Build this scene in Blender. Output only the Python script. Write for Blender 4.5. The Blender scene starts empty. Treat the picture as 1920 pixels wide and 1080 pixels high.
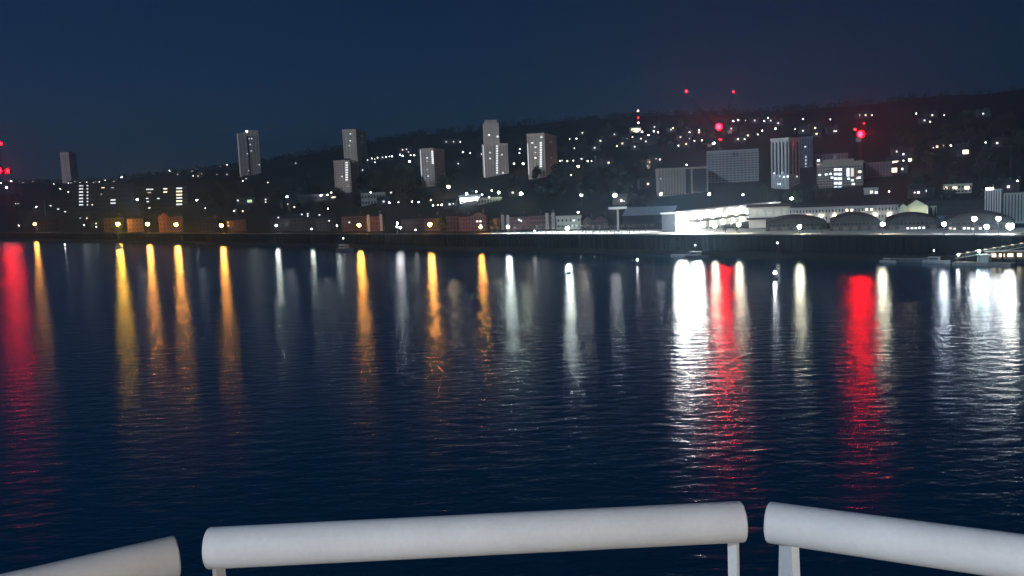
import bpy, bmesh, math, random
import numpy as np
from mathutils import Vector, Matrix

random.seed(11)
rng = np.random.default_rng(7)
S = bpy.context.scene
COL = S.collection
RAD = math.radians

# ------------------------------------------------------------------ camera
F_PX = 1663.0                      # focal length in pixels of a 1920 wide frame
CAM = Vector((0.0, 0.0, 30.0))     # eye on the upper deck, 30 m over the river
PITCH, ROLL = math.atan(175.0 / F_PX), RAD(2.5)
_F = Vector((0, math.cos(PITCH), -math.sin(PITCH)))
_R0 = Vector((1, 0, 0)); _U0 = Vector((0, math.sin(PITCH), math.cos(PITCH)))
_R = math.cos(ROLL) * _R0 - math.sin(ROLL) * _U0
_U = math.sin(ROLL) * _R0 + math.cos(ROLL) * _U0
cd = bpy.data.cameras.new('camera'); cam = bpy.data.objects.new('camera', cd); COL.objects.link(cam)
cd.sensor_width = 36; cd.lens = 36 * F_PX / 1920; cd.clip_start = 0.05; cd.clip_end = 20000
M = Matrix((_R, _U, -_F)).transposed().to_4x4(); M.translation = CAM
cam.matrix_world = M
S.camera = cam

# ------------------------------------------------------------------ sky, added fill sun, exposure
SUN_EL, SUN_AZ = RAD(24), RAD(230)         # azimuth clockwise from +Y: behind the ship
W = bpy.data.worlds.new('World'); S.world = W; W.use_nodes = True
nt = W.node_tree; bg = nt.nodes['Background']
sky = nt.nodes.new('ShaderNodeTexSky'); sky.sky_type = 'NISHITA'; sky.sun_disc = False
sky.sun_elevation = SUN_EL; sky.sun_rotation = 2*math.pi - SUN_AZ
sky.air_density = 1.0; sky.dust_density = 0.2; sky.ozone_density = 4.0
tint = nt.nodes.new('ShaderNodeMix'); tint.data_type = 'RGBA'; tint.blend_type = 'MULTIPLY'
tint.inputs['Factor'].default_value = 1.0
tint.inputs['B'].default_value = (0.30, 0.64, 1.10, 1)       # deep night tint over the whole sky
nt.links.new(sky.outputs['Color'], tint.inputs['A']); nt.links.new(tint.outputs['Result'], bg.inputs['Color'])
SKY_STRENGTH = 0.0092
bg.inputs['Strength'].default_value = SKY_STRENGTH
sd = bpy.data.lights.new('added_fill_sun', 'SUN'); sd.energy = 1.7; sd.angle = RAD(3); sd.color = (0.55, 0.76, 1.0)  # added fill sun standing in for city glow on the facades
sun = bpy.data.objects.new('added_fill_sun', sd); COL.objects.link(sun)
_sv = Vector((math.sin(SUN_AZ) * math.cos(SUN_EL), math.cos(SUN_AZ) * math.cos(SUN_EL), math.sin(SUN_EL)))
sun.rotation_euler = _sv.to_track_quat('Z', 'Y').to_euler()
S.view_settings.view_transform = 'Standard'; S.view_settings.look = 'None'
S.view_settings.gamma = 1; S.view_settings.exposure = 0; S.view_settings.use_curve_mapping = False
S.render.engine = 'CYCLES'
cy = S.cycles
cy.use_denoising = True; cy.use_light_tree = True; cy.max_bounces = 5; cy.diffuse_bounces = 2; cy.glossy_bounces = 3
cy.transmission_bounces = 2; cy.volume_bounces = 0; cy.volume_step_rate = 4; cy.volume_max_steps = 64; cy.caustics_reflective = False; cy.caustics_refractive = False
cy.sample_clamp_indirect = 4; cy.sample_clamp_direct = 0; cy.use_adaptive_sampling = False

# ------------------------------------------------------------------ view maths used to survey the place
def ray(px, py):
    return (_F + (px - 960) / F_PX * _R - (py - 540) / F_PX * _U).normalized()
def at_depth(px, py, Y):
    d = ray(px, py); return CAM + d * (Y / d.y)
def on_plane(px, py, z):
    d = ray(px, py); return CAM + d * ((z - CAM.z) / d.z)
def project(p):
    v = Vector(p) - CAM; f = v.dot(_F)
    return 960 + F_PX * v.dot(_R) / f, 540 - F_PX * v.dot(_U) / f

# ------------------------------------------------------------------ terrain: straight bank, flat riverside, hill behind
QZ = 9.0
BANK = lambda x: 477.0 - 1.05 * x
EU = Vector((0.6897, -0.7241)); EV = Vector((0.7241, 0.6897)); P0 = Vector((0.0, 477.0))
_sx = [-400, 0, 130, 280, 380, 500, 640, 800, 1000, 1200, 1400, 1600, 1750, 1920, 2300]
_se = [52, 58, 55, 59, 66, 75, 89, 110, 116, 125, 123, 122, 130, 137, 140]
def vdist(x, y): return (x - P0.x) * EV.x + (y - P0.y) * EV.y
def udist(x, y): return (x - P0.x) * EU.x + (y - P0.y) * EU.y
def _bumps(x, y):
    return (np.sin(x * 0.011 + 1.3) * np.cos(y * 0.009) + 0.6 * np.sin(x * 0.027 + y * 0.021) + 0.4 * np.cos(y * 0.041 - x * 0.018))
def terrain(x, y):
    x = np.asarray(x, float); y = np.asarray(y, float)
    a = np.clip(x / np.maximum(y, 1.0), -0.75, 0.8)
    db = 477.0 / (1 + 1.05 * a)
    R = db + 1300.0
    e = np.interp(960 + F_PX * a, _sx, _se)
    hr = 30 + e / F_PX * R
    t = np.clip((y - db - 170.0) / (R - db - 170.0), 0, None)
    tt = np.minimum(t, 1)
    z = QZ + (hr - QZ) * (1 - (1 - tt) ** 1.7)
    z = z - np.clip(t - 1, 0, 2) * 60
    return z + _bumps(x, y) * 3.0 * np.clip(tt * 4, 0, 1)
def tz(x, y): return float(terrain(x, y))
def hit(px, py, h=0.0, s0=150.0, tries=14):
    for k in range(tries):
        p = _hit(px, py + k*1.5, h, s0)
        if p: return p
def _hit(px, py, h, s0):
    """where the line of sight through a picture point meets the ground raised by h"""
    d = ray(px, py); s = s0; step = 4.0; prev = s
    while s < 4500:
        p = CAM + d * s
        g = tz(p.x, p.y) if vdist(p.x, p.y) > 0 else -50
        if p.z <= g + h:
            lo, hi = prev, s
            for _ in range(14):
                m = (lo + hi) / 2; q = CAM + d * m
                g = tz(q.x, q.y) if vdist(q.x, q.y) > 0 else -50
                if q.z <= g + h: hi = m
                else: lo = m
            return CAM + d * hi
        prev = s; s += step
    return None

# ------------------------------------------------------------------ materials
MATS = {}
def mat(name, col, rough=0.8, var=0.15, scale=0.5, metal=0.0, spec=0.3):
    if name in MATS: return MATS[name]
    m = bpy.data.materials.new(name); m.use_nodes = True; n = m.node_tree
    b = n.nodes['Principled BSDF']; b.inputs['Roughness'].default_value = rough; b.inputs['Metallic'].default_value = metal
    b.inputs['Specular IOR Level'].default_value = spec
    tc = n.nodes.new('ShaderNodeTexCoord'); no = n.nodes.new('ShaderNodeTexNoise')
    no.inputs['Scale'].default_value = scale; no.inputs['Detail'].default_value = 5
    n.links.new(tc.outputs['Object'], no.inputs['Vector'])
    r = n.nodes.new('ShaderNodeValToRGB')
    r.color_ramp.elements[0].position = 0.3; r.color_ramp.elements[1].position = 0.7
    r.color_ramp.elements[0].color = tuple(c * (1 - var) for c in col) + (1,)
    r.color_ramp.elements[1].color = tuple(min(1, c * (1 + var)) for c in col) + (1,)
    n.links.new(no.outputs['Fac'], r.inputs['Fac']); n.links.new(r.outputs['Color'], b.inputs['Base Color'])
    MATS[name] = m; return m
def emit(name, col, strength, sample=True):
    if name in MATS: return MATS[name]
    m = bpy.data.materials.new(name); m.use_nodes = True; n = m.node_tree
    b = n.nodes['Principled BSDF']; b.inputs['Base Color'].default_value = (0.5, 0.5, 0.5, 1)
    b.inputs['Emission Color'].default_value = tuple(col) + (1,); b.inputs['Emission Strength'].default_value = strength
    m.cycles.emission_sampling = 'FRONT' if sample else 'NONE'
    MATS[name] = m; return m

# ------------------------------------------------------------------ mesh collector
class MB:
    def __init__(s): s.v = []; s.f = []
    def quad(s, a, b, c, d):
        k = len(s.v); s.v += [tuple(a), tuple(b), tuple(c), tuple(d)]; s.f.append((k, k+1, k+2, k+3)); return s
    def tri(s, a, b, c):
        k = len(s.v); s.v += [tuple(a), tuple(b), tuple(c)]; s.f.append((k, k+1, k+2)); return s
    def box(s, x0, x1, y0, y1, z0, z1):
        k = len(s.v)
        s.v += [(x0,y0,z0),(x1,y0,z0),(x1,y1,z0),(x0,y1,z0),(x0,y0,z1),(x1,y0,z1),(x1,y1,z1),(x0,y1,z1)]
        s.f += [tuple(k+i for i in q) for q in ((0,3,2,1),(4,5,6,7),(0,1,5,4),(1,2,6,5),(2,3,7,6),(3,0,4,7))]; return s
    def prism(s, poly, y0, y1):
        """poly in (x, z), extruded along y"""
        k = len(s.v); n = len(poly)
        s.v += [(p[0], y0, p[1]) for p in poly] + [(p[0], y1, p[1]) for p in poly]
        s.f.append(tuple(range(k, k+n))); s.f.append(tuple(range(k+2*n-1, k+n-1, -1)))
        for i in range(n):
            j = (i+1) % n; s.f.append((k+i, k+n+i, k+n+j, k+j))
        return s
    def tube(s, p0, p1, r0, r1=None, n=8, cap=True):
        r1 = r0 if r1 is None else r1
        p0 = Vector(p0); p1 = Vector(p1); d = (p1-p0).normalized()
        a = d.orthogonal().normalized(); b = d.cross(a); k = len(s.v)
        for p, r in ((p0, r0), (p1, r1)):
            for i in range(n):
                t = 2*math.pi*i/n; s.v.append(tuple(p + (a*math.cos(t) + b*math.sin(t))*r))
        for i in range(n):
            j = (i+1) % n; s.f.append((k+i, k+j, k+n+j, k+n+i))
        if cap:
            s.f.append(tuple(k+n-1-i for i in range(n))); s.f.append(tuple(k+n+i for i in range(n)))
        return s
    def ball(s, c, r, seg=8, rings=5, sz=1.0):
        k = len(s.v); c = Vector(c)
        s.v.append((c.x, c.y, c.z + r*sz))
        for i in range(1, rings):
            ph = math.pi*i/rings
            for j in range(seg):
                th = 2*math.pi*j/seg
                s.v.append((c.x + r*math.sin(ph)*math.cos(th), c.y + r*math.sin(ph)*math.sin(th), c.z + r*sz*math.cos(ph)))
        s.v.append((c.x, c.y, c.z - r*sz)); e = len(s.v)-1
        for j in range(seg):
            q = (j+1) % seg
            s.f.append((k, k+1+j, k+1+q)); s.f.append((e, e-seg+q, e-seg+j))
            for i in range(rings-2):
                a = k+1+i*seg
                s.f.append((a+j, a+seg+j, a+seg+q, a+q))
        return s
    def mesh(s, name, m, smooth=False):
        me = bpy.data.meshes.new(name); me.from_pydata(s.v, [], s.f); me.update()
        if m: me.materials.append(m)
        if smooth: me.polygons.foreach_set('use_smooth', [True]*len(me.polygons))
        return me
    def build(s, name, m, parent=None, smooth=False):
        return link(name, s.mesh(name, m, smooth), parent)
def link(name, me, parent=None, loc=None, rz=0.0, scale=None):
    o = bpy.data.objects.new(name, me); COL.objects.link(o)
    if parent: o.parent = parent
    if loc is not None: o.location = loc
    if rz: o.rotation_euler = (0, 0, rz)
    if scale: o.scale = scale if hasattr(scale, '__len__') else (scale,)*3
    return o
def tag(o, label, cat, group=None):
    o['label'] = label; o['category'] = cat
    if group: o['group'] = group
    return o
def thing(name, label, cat, loc=(0,0,0), rz=0.0, group=None):
    o = link(name, None, None, loc, rz); o.empty_display_size = 0.5
    return tag(o, label, cat, group)
def struct(o, kind='structure'):
    o['kind'] = kind; return o
CACHE = {}
def cached(key, fn):
    if key not in CACHE: CACHE[key] = fn()
    return CACHE[key]

# ================================================================== SETTING
# river surface
def water_mat():
    m = bpy.data.materials.new('river_water'); m.use_nodes = True; n = m.node_tree
    n.nodes.remove(n.nodes['Principled BSDF']); out = n.nodes['Material Output']
    gl = n.nodes.new('ShaderNodeBsdfGlossy'); gl.distribution = 'BECKMANN'; gl.inputs['Roughness'].default_value = 0.225
    gl.inputs['Color'].default_value = (0.92, 0.97, 1.0, 1)
    df = n.nodes.new('ShaderNodeBsdfDiffuse'); df.inputs['Color'].default_value = (0.001, 0.036, 0.078, 1)
    fr = n.nodes.new('ShaderNodeFresnel'); fr.inputs['IOR'].default_value = 1.45
    mx = n.nodes.new('ShaderNodeMixShader')
    tc = n.nodes.new('ShaderNodeTexCoord'); mp = n.nodes.new('ShaderNodeMapping')
    mp.inputs['Rotation'].default_value = (0, 0, RAD(5)); mp.inputs['Scale'].default_value = (0.52, 1.0, 1.0)
    n.links.new(tc.outputs['Object'], mp.inputs['Vector'])
    prev = None
    for sc, dist, det in ((0.05, 0.08, 1), (0.45, 0.20, 3), (1.6, 0.034, 2)):
        t = n.nodes.new('ShaderNodeTexNoise'); t.inputs['Scale'].default_value = sc; t.inputs['Detail'].default_value = det
        bp = n.nodes.new('ShaderNodeBump'); bp.inputs['Strength'].default_value = 1.0; bp.inputs['Distance'].default_value = dist
        n.links.new(mp.outputs['Vector'], t.inputs['Vector']); n.links.new(t.outputs['Fac'], bp.inputs['Height'])
        if prev: n.links.new(prev.outputs['Normal'], bp.inputs['Normal'])
        prev = bp
    n.links.new(prev.outputs['Normal'], gl.inputs['Normal']); n.links.new(prev.outputs['Normal'], fr.inputs['Normal'])
    n.links.new(fr.outputs['Fac'], mx.inputs['Fac']); n.links.new(df.outputs['BSDF'], mx.inputs[1]); n.links.new(gl.outputs['BSDF'], mx.inputs[2])
    n.links.new(mx.outputs['Shader'], out.inputs['Surface'])
    return m
w = MB()
w.quad((-3200, -600, 0), (1500, -600, 0), (1500, 4200, 0), (-3200, 4200, 0))
struct(w.build('river', water_mat()))

# land sheet
def land_mat():
    m = bpy.data.materials.new('hill_ground'); m.use_nodes = True; n = m.node_tree
    b = n.nodes['Principled BSDF']; b.inputs['Roughness'].default_value = 0.95; b.inputs['Specular IOR Level'].default_value = 0.1
    tc = n.nodes.new('ShaderNodeTexCoord')
    a = n.nodes.new('ShaderNodeTexNoise'); a.inputs['Scale'].default_value = 0.012; a.inputs['Detail'].default_value = 8
    n.links.new(tc.outputs['Object'], a.inputs['Vector'])
    r = n.nodes.new('ShaderNodeValToRGB'); e = r.color_ramp.elements
    e[0].position = 0.35; e[0].color = (0.006, 0.009, 0.009, 1); e[1].position = 0.65; e[1].color = (0.013, 0.014, 0.015, 1)
    n.links.new(a.outputs['Fac'], r.inputs['Fac']); n.links.new(r.outputs['Color'], b.inputs['Base Color'])
    return m
us = np.concatenate([np.arange(-3600, -1600, 60), np.arange(-1600, 600, 16), np.arange(600, 1700, 60)])
vs = np.concatenate([np.array([0.6, 8, 16, 30]), np.arange(45, 1000, 15), np.arange(1000, 2600, 40)])
UU, VV = np.meshgrid(us, vs)
X = P0.x + UU*EU.x + VV*EV.x; Y = P0.y + UU*EU.y + VV*EV.y
Z = np.where(Y > 60, terrain(X, np.maximum(Y, 60)), QZ)
nv, nu = X.shape
idx = np.arange(nv*nu).reshape(nv, nu)
fs = np.stack([idx[:-1,:-1], idx[:-1,1:], idx[1:,1:], idx[1:,:-1]], -1).reshape(-1, 4)
me = bpy.data.meshes.new('hillside'); me.from_pydata(np.stack([X, Y, Z], -1).reshape(-1, 3).tolist(), [], fs.tolist()); me.update()
me.materials.append(land_mat()); me.polygons.foreach_set('use_smooth', [True]*len(me.polygons))
struct(link('hillside', me))

# local frame of the bank: x along EU, y inland
BRZ = math.atan2(EU.y, EU.x)
def bank_pt(u, v, z=0.0): return Vector((P0.x + u*EU.x + v*EV.x, P0.y + u*EU.y + v*EV.y, z))

# muddy foreshore
fm = mat('foreshore_mud', (0.014, 0.013, 0.012), 0.95, 0.4, 0.15)
m = MB(); N = 260; L0, L1 = -1700, 420
for i in range(N):
    u0, u1 = L0 + (L1-L0)*i/N, L0 + (L1-L0)*(i+1)/N
    def edge(u): return -5.0 - 1.2*math.sin(u*0.031) - 0.8*math.sin(u*0.083+1)
    m.quad((u0, edge(u0), -0.8), (u1, edge(u1), -0.8), (u1, -2.4, 0.9 + 0.3*math.sin(u1*.2)), (u0, -2.4, 0.9 + 0.3*math.sin(u0*.2)))
    m.quad((u0, -2.4, 0.9 + 0.3*math.sin(u0*.2)), (u1, -2.4, 0.9 + 0.3*math.sin(u1*.2)), (u1, 0.3, 2.2), (u0, 0.3, 2.2))
o = m.build('foreshore', fm); o.location = P0.to_3d(); o.rotation_euler = (0, 0, BRZ); struct(o)

# river wall, ribbed piling with a concrete coping
wall = thing('river_wall', 'long dark piled river wall along the far bank', 'wall', bank_pt(0, 0).to_tuple(), BRZ)
m = MB(); u = L0
while u < L1:
    m.box(u, u+1.7, -0.3, 0.5, 0.0, QZ-0.5); m.box(u+1.7, u+3.0, 0.05, 0.5, 0.0, QZ-0.5); u += 3.0
struct(m.build('sheet_piling', mat('wall_pile', (0.010, 0.011, 0.013), 0.95, 0.35, 0.08, 0, 0.02), wall), 'stuff')
m = MB(); m.box(L0, L1, -0.6, 0.9, QZ-0.5, QZ+0.12)
m.build('coping', mat('coping', (0.05, 0.05, 0.05), 0.85, 0.25, 0.3), wall)
ft = mat('timber_fender', (0.02, 0.017, 0.015), 0.95, 0.3, 1.0, 0, .05)
fender = MB().box(-0.25, 0.25, -0.75, -0.3, 0.5, QZ-0.7).mesh('fender', ft)
for k in range(70): link('fender', fender, wall, (-700 + k*15.0, 0, 0))

# ================================================================== BUILDERS
M_DARKWIN = mat('dark_glass', (0.02, 0.024, 0.03), 0.2, 0.2, 1.0, 0, 0.5)
M_ROOF = mat('dark_roof', (0.032, 0.032, 0.035), 0.85, 0.25, 0.4)
M_CONC = mat('concrete', (0.36, 0.35, 0.33), 0.85, 0.15, 0.2)
M_POLE = mat('pole_steel', (0.12, 0.12, 0.12), 0.6, 0.1, 1.0)
E_WIN = emit('window_cool', (0.95, 0.97, 1.0), 1.5, False)
E_WINW = emit('window_warm', (1.0, 0.80, 0.52), 2.6, False)
E_WIND = emit('window_dim', (1.0, 0.86, 0.66), 0.8, False)
E_WINB = emit('window_blue', (0.62, 0.85, 1.0), 2.6, False)
E_WINP = emit('window_pink', (1.0, 0.72, 0.74), 2.6, False)

class Block:
    """a building whose front runs through picture columns pxl..pxc (and side to pxr) at a surveyed depth"""
    def __init__(s, name, label, cat, pxl, pxc, pxr, ytop, ybase, Y, yaw, wall, deep=14.0, group=None, on_ground=True, sink=3.0):
        P = at_depth(pxl, ybase, Y); s.P = Vector((P.x, P.y))
        v = s.P.normalized(); across = Vector((v.y, -v.x))
        c, si = math.cos(yaw), math.sin(yaw)
        s.d = Vector((across.x*c - across.y*si, across.x*si + across.y*c)); s.n = Vector((-s.d.y, s.d.x))
        ym = (ytop+ybase)/2
        s.W = s._cut(s.P, s.d, pxc, ym)
        s.D = deep
        if pxr > pxc:
            t = s._cut(s.P + s.d*s.W, s.n, pxr, ym)
            if 3 < t < 200: s.D = t
        mid = s.P + s.d*(s.W/2)
        r = ray((pxl+pxc)/2, ytop); k = mid.length/ math.hypot(r.x, r.y)
        s.ztop = CAM.z + r.z*k
        cs = [s.P, s.P+s.d*s.W, s.P+s.n*s.D, s.P+s.d*s.W+s.n*s.D]
        s.z0 = min(tz(q.x, q.y) for q in cs) - 0.3
        s.H = s.ztop - s.z0
        s.rz = math.atan2(s.d.y, s.d.x)
        s.root = thing(name, label, cat, (s.P.x, s.P.y, s.z0), s.rz, group)
        s.wall = wall
    def _cut(s, A, d, px, py):
        r = ray(px, py); e = Vector((r.x, r.y))
        den = d.x*(-e.y) + d.y*e.x
        t = (-A.x*(-e.y) - A.y*e.x)/den
        return t
    def walls(s, parapet=True, roof=None):
        MB().box(0, s.W, 0, s.D, 0, s.H).build('wall', s.wall, s.root)
        if parapet: MB().box(-0.35, s.W+0.35, -0.35, s.D+0.35, s.H-0.9, s.H+0.4).build('parapet', s.wall, s.root)
        return s
    def front(s, px, py):
        r = ray(px, py); nn = Vector((s.n.x, s.n.y, 0)); A = Vector((s.P.x, s.P.y, 0))
        k = (A - Vector((CAM.x, CAM.y, 0))).dot(nn)/ Vector((r.x, r.y, 0)).dot(nn)
        p = CAM + r*k
        return (Vector((p.x, p.y)) - s.P).dot(s.d), p.z - s.z0
    def side(s, px, py):
        A2 = s.P + s.d*s.W; r = ray(px, py)
        k = (Vector((A2.x, A2.y)) - Vector((CAM.x, CAM.y))).dot(s.d)/Vector((r.x, r.y)).dot(s.d)
        p = CAM + r*k
        return (Vector((p.x, p.y)) - A2).dot(s.n), p.z - s.z0
    def lit(s, pts, w=1.6, h=1.4, m=None, side=False):
        h = h*0.72
        mixed = m is None and len(pts) < 7; m = m or E_WIN
        for (px, py) in pts:
            if mixed: m = random.choice((E_WIN, E_WIN, E_WINW, E_WIND))
            if side:
                t, z = s.side(px, py)
                MB().box(s.W, s.W+0.12, t-w/2, t+w/2, z-h/2, z+h/2).build('window', m, s.root)
            else:
                t, z = s.front(px, py)
                t = min(max(t, w/2+0.1), s.W-w/2-0.1)
                MB().box(t-w/2, t+w/2, -0.12, 0, z-h/2, z+h/2).build('window', m, s.root)
    def grid(s, cols, rows, fw=0.55, fh=0.5, t0=0.0, t1=1.0, z0=0.06, z1=0.95, side=True, m=None, name='dark_windows'):
        mb = MB()
        for r in range(rows):
            za = s.H*(z0 + (z1-z0)*(r + (1-fh)/2)/rows); zb = s.H*(z0 + (z1-z0)*(r + (1+fh)/2)/rows)
            for c in range(cols):
                xa = s.W*(t0 + (t1-t0)*(c + (1-fw)/2)/cols); xb = s.W*(t0 + (t1-t0)*(c + (1+fw)/2)/cols)
                mb.box(xa, xb, -0.06, 0.02, za, zb)
            if side:
                sc = max(2, int(s.D/4))
                for c in range(sc):
                    ya = s.D*(c + (1-fw)/2)/sc; yb = s.D*(c + (1+fw)/2)/sc
                    mb.box(s.W-0.02, s.W+0.06, ya, yb, za, zb)
        struct(mb.build(name, m or M_DARKWIN, s.root), 'stuff')
    def part(s, name, mb, m): return mb.build(name, m, s.root)

def gable(name, label, pxl, pxr, ypeak, yeave, ybase, Y, yaw, wall, roofm=None, deep=9.0, group=None, cat='house', ridge_across=False, windows=None, lit=(), litm=None, chim=True):
    b = Block(name, label, cat, pxl, pxr, pxr, yeave, ybase, Y, yaw, wall, deep, group)
    _, zp = b.front((pxl+pxr)/2, ypeak); W_, D_, H_ = b.W, b.D, b.H; zp = max(zp, H_+1.2)
    roofm = roofm or M_ROOF
    if ridge_across:      # gable faces the river
        MB().prism([(0,0),(W_,0),(W_,H_),(W_/2,zp-0.25),(0,H_)], 0, D_).build('wall', wall, b.root)
        r = MB(); k = (zp-H_)/(W_/2); ov = 0.5
        r.prism([(-ov, H_-k*ov+0.05),(W_/2, zp),(W_/2, zp+0.3),(-ov, H_-k*ov+0.35)], -0.3, D_+0.3)
        r.prism([(W_/2, zp),(W_+ov, H_-k*ov+0.05),(W_+ov, H_-k*ov+0.35),(W_/2, zp+0.3)], -0.3, D_+0.3)
        rf = r.build('roof', roofm, b.root)
    else:
        MB().box(0, W_, 0, D_, 0, H_).build('wall', wall, b.root)
        r = MB(); x0, x1 = -0.35, W_+0.35; ya, yb, ym = -0.5, D_+0.5, D_/2
        k = len(r.v)
        r.v += [(x0,ya,H_-0.1),(x0,yb,H_-0.1),(x0,ym,zp),(x1,ya,H_-0.1),(x1,yb,H_-0.1),(x1,ym,zp)]
        r.f += [(0,2,1),(3,4,5),(0,3,5,2),(1,2,5,4),(0,1,4,3)]
        rf = r.build('roof', roofm, b.root)
    if chim:
        c = MB(); cx = W_*0.78
        c.box(cx-0.5, cx+0.5, D_/2-0.4, D_/2+0.4, H_*0.9, zp+1.1); c.tube((cx-.2, D_/2, zp+1.1), (cx-.2, D_/2, zp+1.6), 0.14); c.tube((cx+.2, D_/2, zp+1.1), (cx+.2, D_/2, zp+1.6), 0.14)
        c.build('chimney', wall, rf)
    if windows: b.grid(windows[0], windows[1], 0.42, 0.5, 0, 1, 0.08, 0.96, False)
    b.lit(lit, 1.1, 1.3, litm or E_WIN)
    return b

# ---- lamps
E_HEAD = {
 's': emit('lamp_small_white', (1.0, 0.96, 0.92), 14, False), 'sw': emit('lamp_small_warm', (1.0, 0.78, 0.5), 14, False),
 'm': emit('lamp_mid_white', (0.95, 0.97, 1.0), 26, False), 'mw': emit('lamp_mid_warm', (1.0, 0.82, 0.6), 26, False),
 'd': emit('lamp_faint', (0.8, 0.85, 0.9), 3.0, False), 'p': emit('lamp_pink', (1.0, 0.5, 0.5), 14, False),
 'b': emit('lamp_bright_white', (0.97, 0.98, 1.0), 90, True), 'bw': emit('lamp_bright_warm', (1.0, 0.74, 0.42), 90, True),
 'bg': emit('lamp_bright_green', (0.88, 1.0, 0.72), 90, True), 'o': emit('lamp_sodium', (1.0, 0.38, 0.06), 300, True),
 'y': emit('lamp_sodium_yellow', (1.0, 0.50, 0.05), 370, True), 'q': emit('lamp_quay_white', (0.88, 1.0, 0.92), 330, True),
 'f': emit('lamp_flood', (0.97, 1.0, 0.95), 165, True), 'fb': emit('lamp_flood_cool', (0.82, 0.90, 1.0), 125, True),
 'fy': emit('lamp_flood_warm', (1.0, 0.95, 0.68), 160, True),
}
SIZE = {'s': .42, 'sw': .42, 'm': .62, 'mw': .62, 'd': .5, 'p': .5, 'b': .8, 'bw': .8, 'bg': .8, 'o': 1.22, 'y': 1.35, 'q': .7, 'f': 1.2, 'fb': .95, 'fy': .95}
def pole_mesh(h):
    h = round(h, 1)
    def mk():
        m = MB(); m.tube((0,0,0), (0,0,0.9), 0.16, 0.14, 8); m.tube((0,0,0.9), (0,0,h-0.2), 0.09, 0.06, 8)
        m.tube((0,0,h-0.2), (0,0,h), 0.18, 0.12, 8); m.box(-.3, .3, -.3, .3, -0.3, 0.05)
        return m.mesh('pole', M_POLE)
    return cached(('pole', h), mk)
HEAD = {}
def head_mesh(c):
    if c not in HEAD: HEAD[c] = MB().ball((0,0,0), 1.0, 8, 6).mesh('lamp_head', E_HEAD[c], True)
    return HEAD[c]
def cap_mesh(): return cached('cap', lambda: MB().tube((0,0,0.75), (0,0,1.25), 1.02, 0.25, 10).mesh('lamp_cap', M_POLE))
def lamp_at(base, h, c, label, group, name='street_lamp', scale=1.0):
    t = thing(name, label, 'lamp', base, 0, group)
    link('pole', pole_mesh(h), t)
    r = SIZE[c]*scale
    link('lamp_head', head_mesh(c), t, (0, 0, h + r*0.9), 0, r)
    link('lamp_cap', cap_mesh(), t, (0, 0, h + r*0.9), 0, r)
    return t
LIGHT_PX = []
def lamp(px, py, c, label, group, h=6.0, name='street_lamp', scale=1.0):
    r = SIZE[c]*scale
    p = hit(px, py, h + r*0.9)
    if p is None: print('NO HIT lamp', px, py); return None
    LIGHT_PX.append((px, py, p.y))
    return lamp_at((p.x, p.y, tz(p.x, p.y)), h, c, label, group, name, scale)

def quay_lamp(px, py, c, label, group=None, v=3.0, name='street_lamp', scale=1.0):
    """a lamp standing v metres behind the quay edge, as tall as the line of sight through it says"""
    r_ = SIZE[c]*scale; d = ray(px, py)
    s_ = (v - vdist(CAM.x, CAM.y))/(d.x*EV.x + d.y*EV.y); p = CAM + d*s_
    h = max(p.z - QZ - r_*0.9, 1.2)
    LIGHT_PX.append((px, py, p.y))
    return lamp_at((p.x, p.y, QZ), h, c, label, group, name, scale)

# ---- small hillside house
HW = [mat('house_render', (0.07, 0.068, 0.065), 0.9, 0.2, 0.3), mat('house_brick', (0.06, 0.042, 0.038), 0.9, 0.2, 0.6), mat('house_pebble', (0.055, 0.055, 0.055), 0.9, 0.2, 0.5)]
def house_parts(v):
    def mk():
        w_, d_, h_, p_ = 8.5 + v, 7.0, 5.2, 7.8
        wl = MB().box(-w_/2, w_/2, 0, d_, -4, h_)
        r = MB(); r.v += [(-w_/2-.3,-.4,h_-.1),(-w_/2-.3,d_+.4,h_-.1),(-w_/2-.3,d_/2,p_),(w_/2+.3,-.4,h_-.1),(w_/2+.3,d_+.4,h_-.1),(w_/2+.3,d_/2,p_)]
        r.f += [(0,2,1),(3,4,5),(0,3,5,2),(1,2,5,4),(0,1,4,3)]
        c = MB().box(w_*.28, w_*.28+1, d_/2-.4, d_/2+.4, h_, p_+1.2)
        dk = MB()
        for (x, z) in ((-2.6, 3.3), (2.6, 3.3), (-2.6, .7), (2.6, .7)): dk.box(x-.65, x+.65, -.06, .02, z, z+1.2)
        dr = MB().box(-.45, .45, -.07, .02, -.1, 2.0)
        return (wl.mesh('wall', HW[v % 3]), r.mesh('roof', M_ROOF), c.mesh('chimney', HW[1]), dk.mesh('dark_windows', M_DARKWIN), dr.mesh('door', mat('door_paint', (0.12, 0.06, 0.05), 0.6)))
    return cached(('house', v), mk)
def hill_house(p, v, label, group, litpos, lm):
    rz = -math.atan2(p[0], p[1]) + random.uniform(-.35, .35)
    t = thing('house', label, 'house', p, rz, group)
    wl, r, c, dk, dr = house_parts(v)
    link('wall', wl, t); rf = link('roof', r, t); link('chimney', c, rf)
    struct(link('dark_windows', dk, t), 'stuff'); link('door', dr, t)
    for (x, z, w_, h_) in litpos:
        link('window', cached(('lw', lm.name, w_, h_), lambda: MB().box(-w_/2, w_/2, -.14, 0, -h_/2, h_/2).mesh('window', lm)), t, (x, 0, z))
    return t
def house_light(px, py, v, lm, label, group, w_=1.9, h_=1.6):
    p = hit(px, py, 3.2)
    if p is None: print('NO HIT house', px, py); return
    LIGHT_PX.append((px, py, p.y))
    hill_house((p.x, p.y, tz(p.x, p.y)), v, label, group, [(random.choice((-1.2, 0.0, 1.2)), 3.2, w_, h_)], lm)

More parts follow.
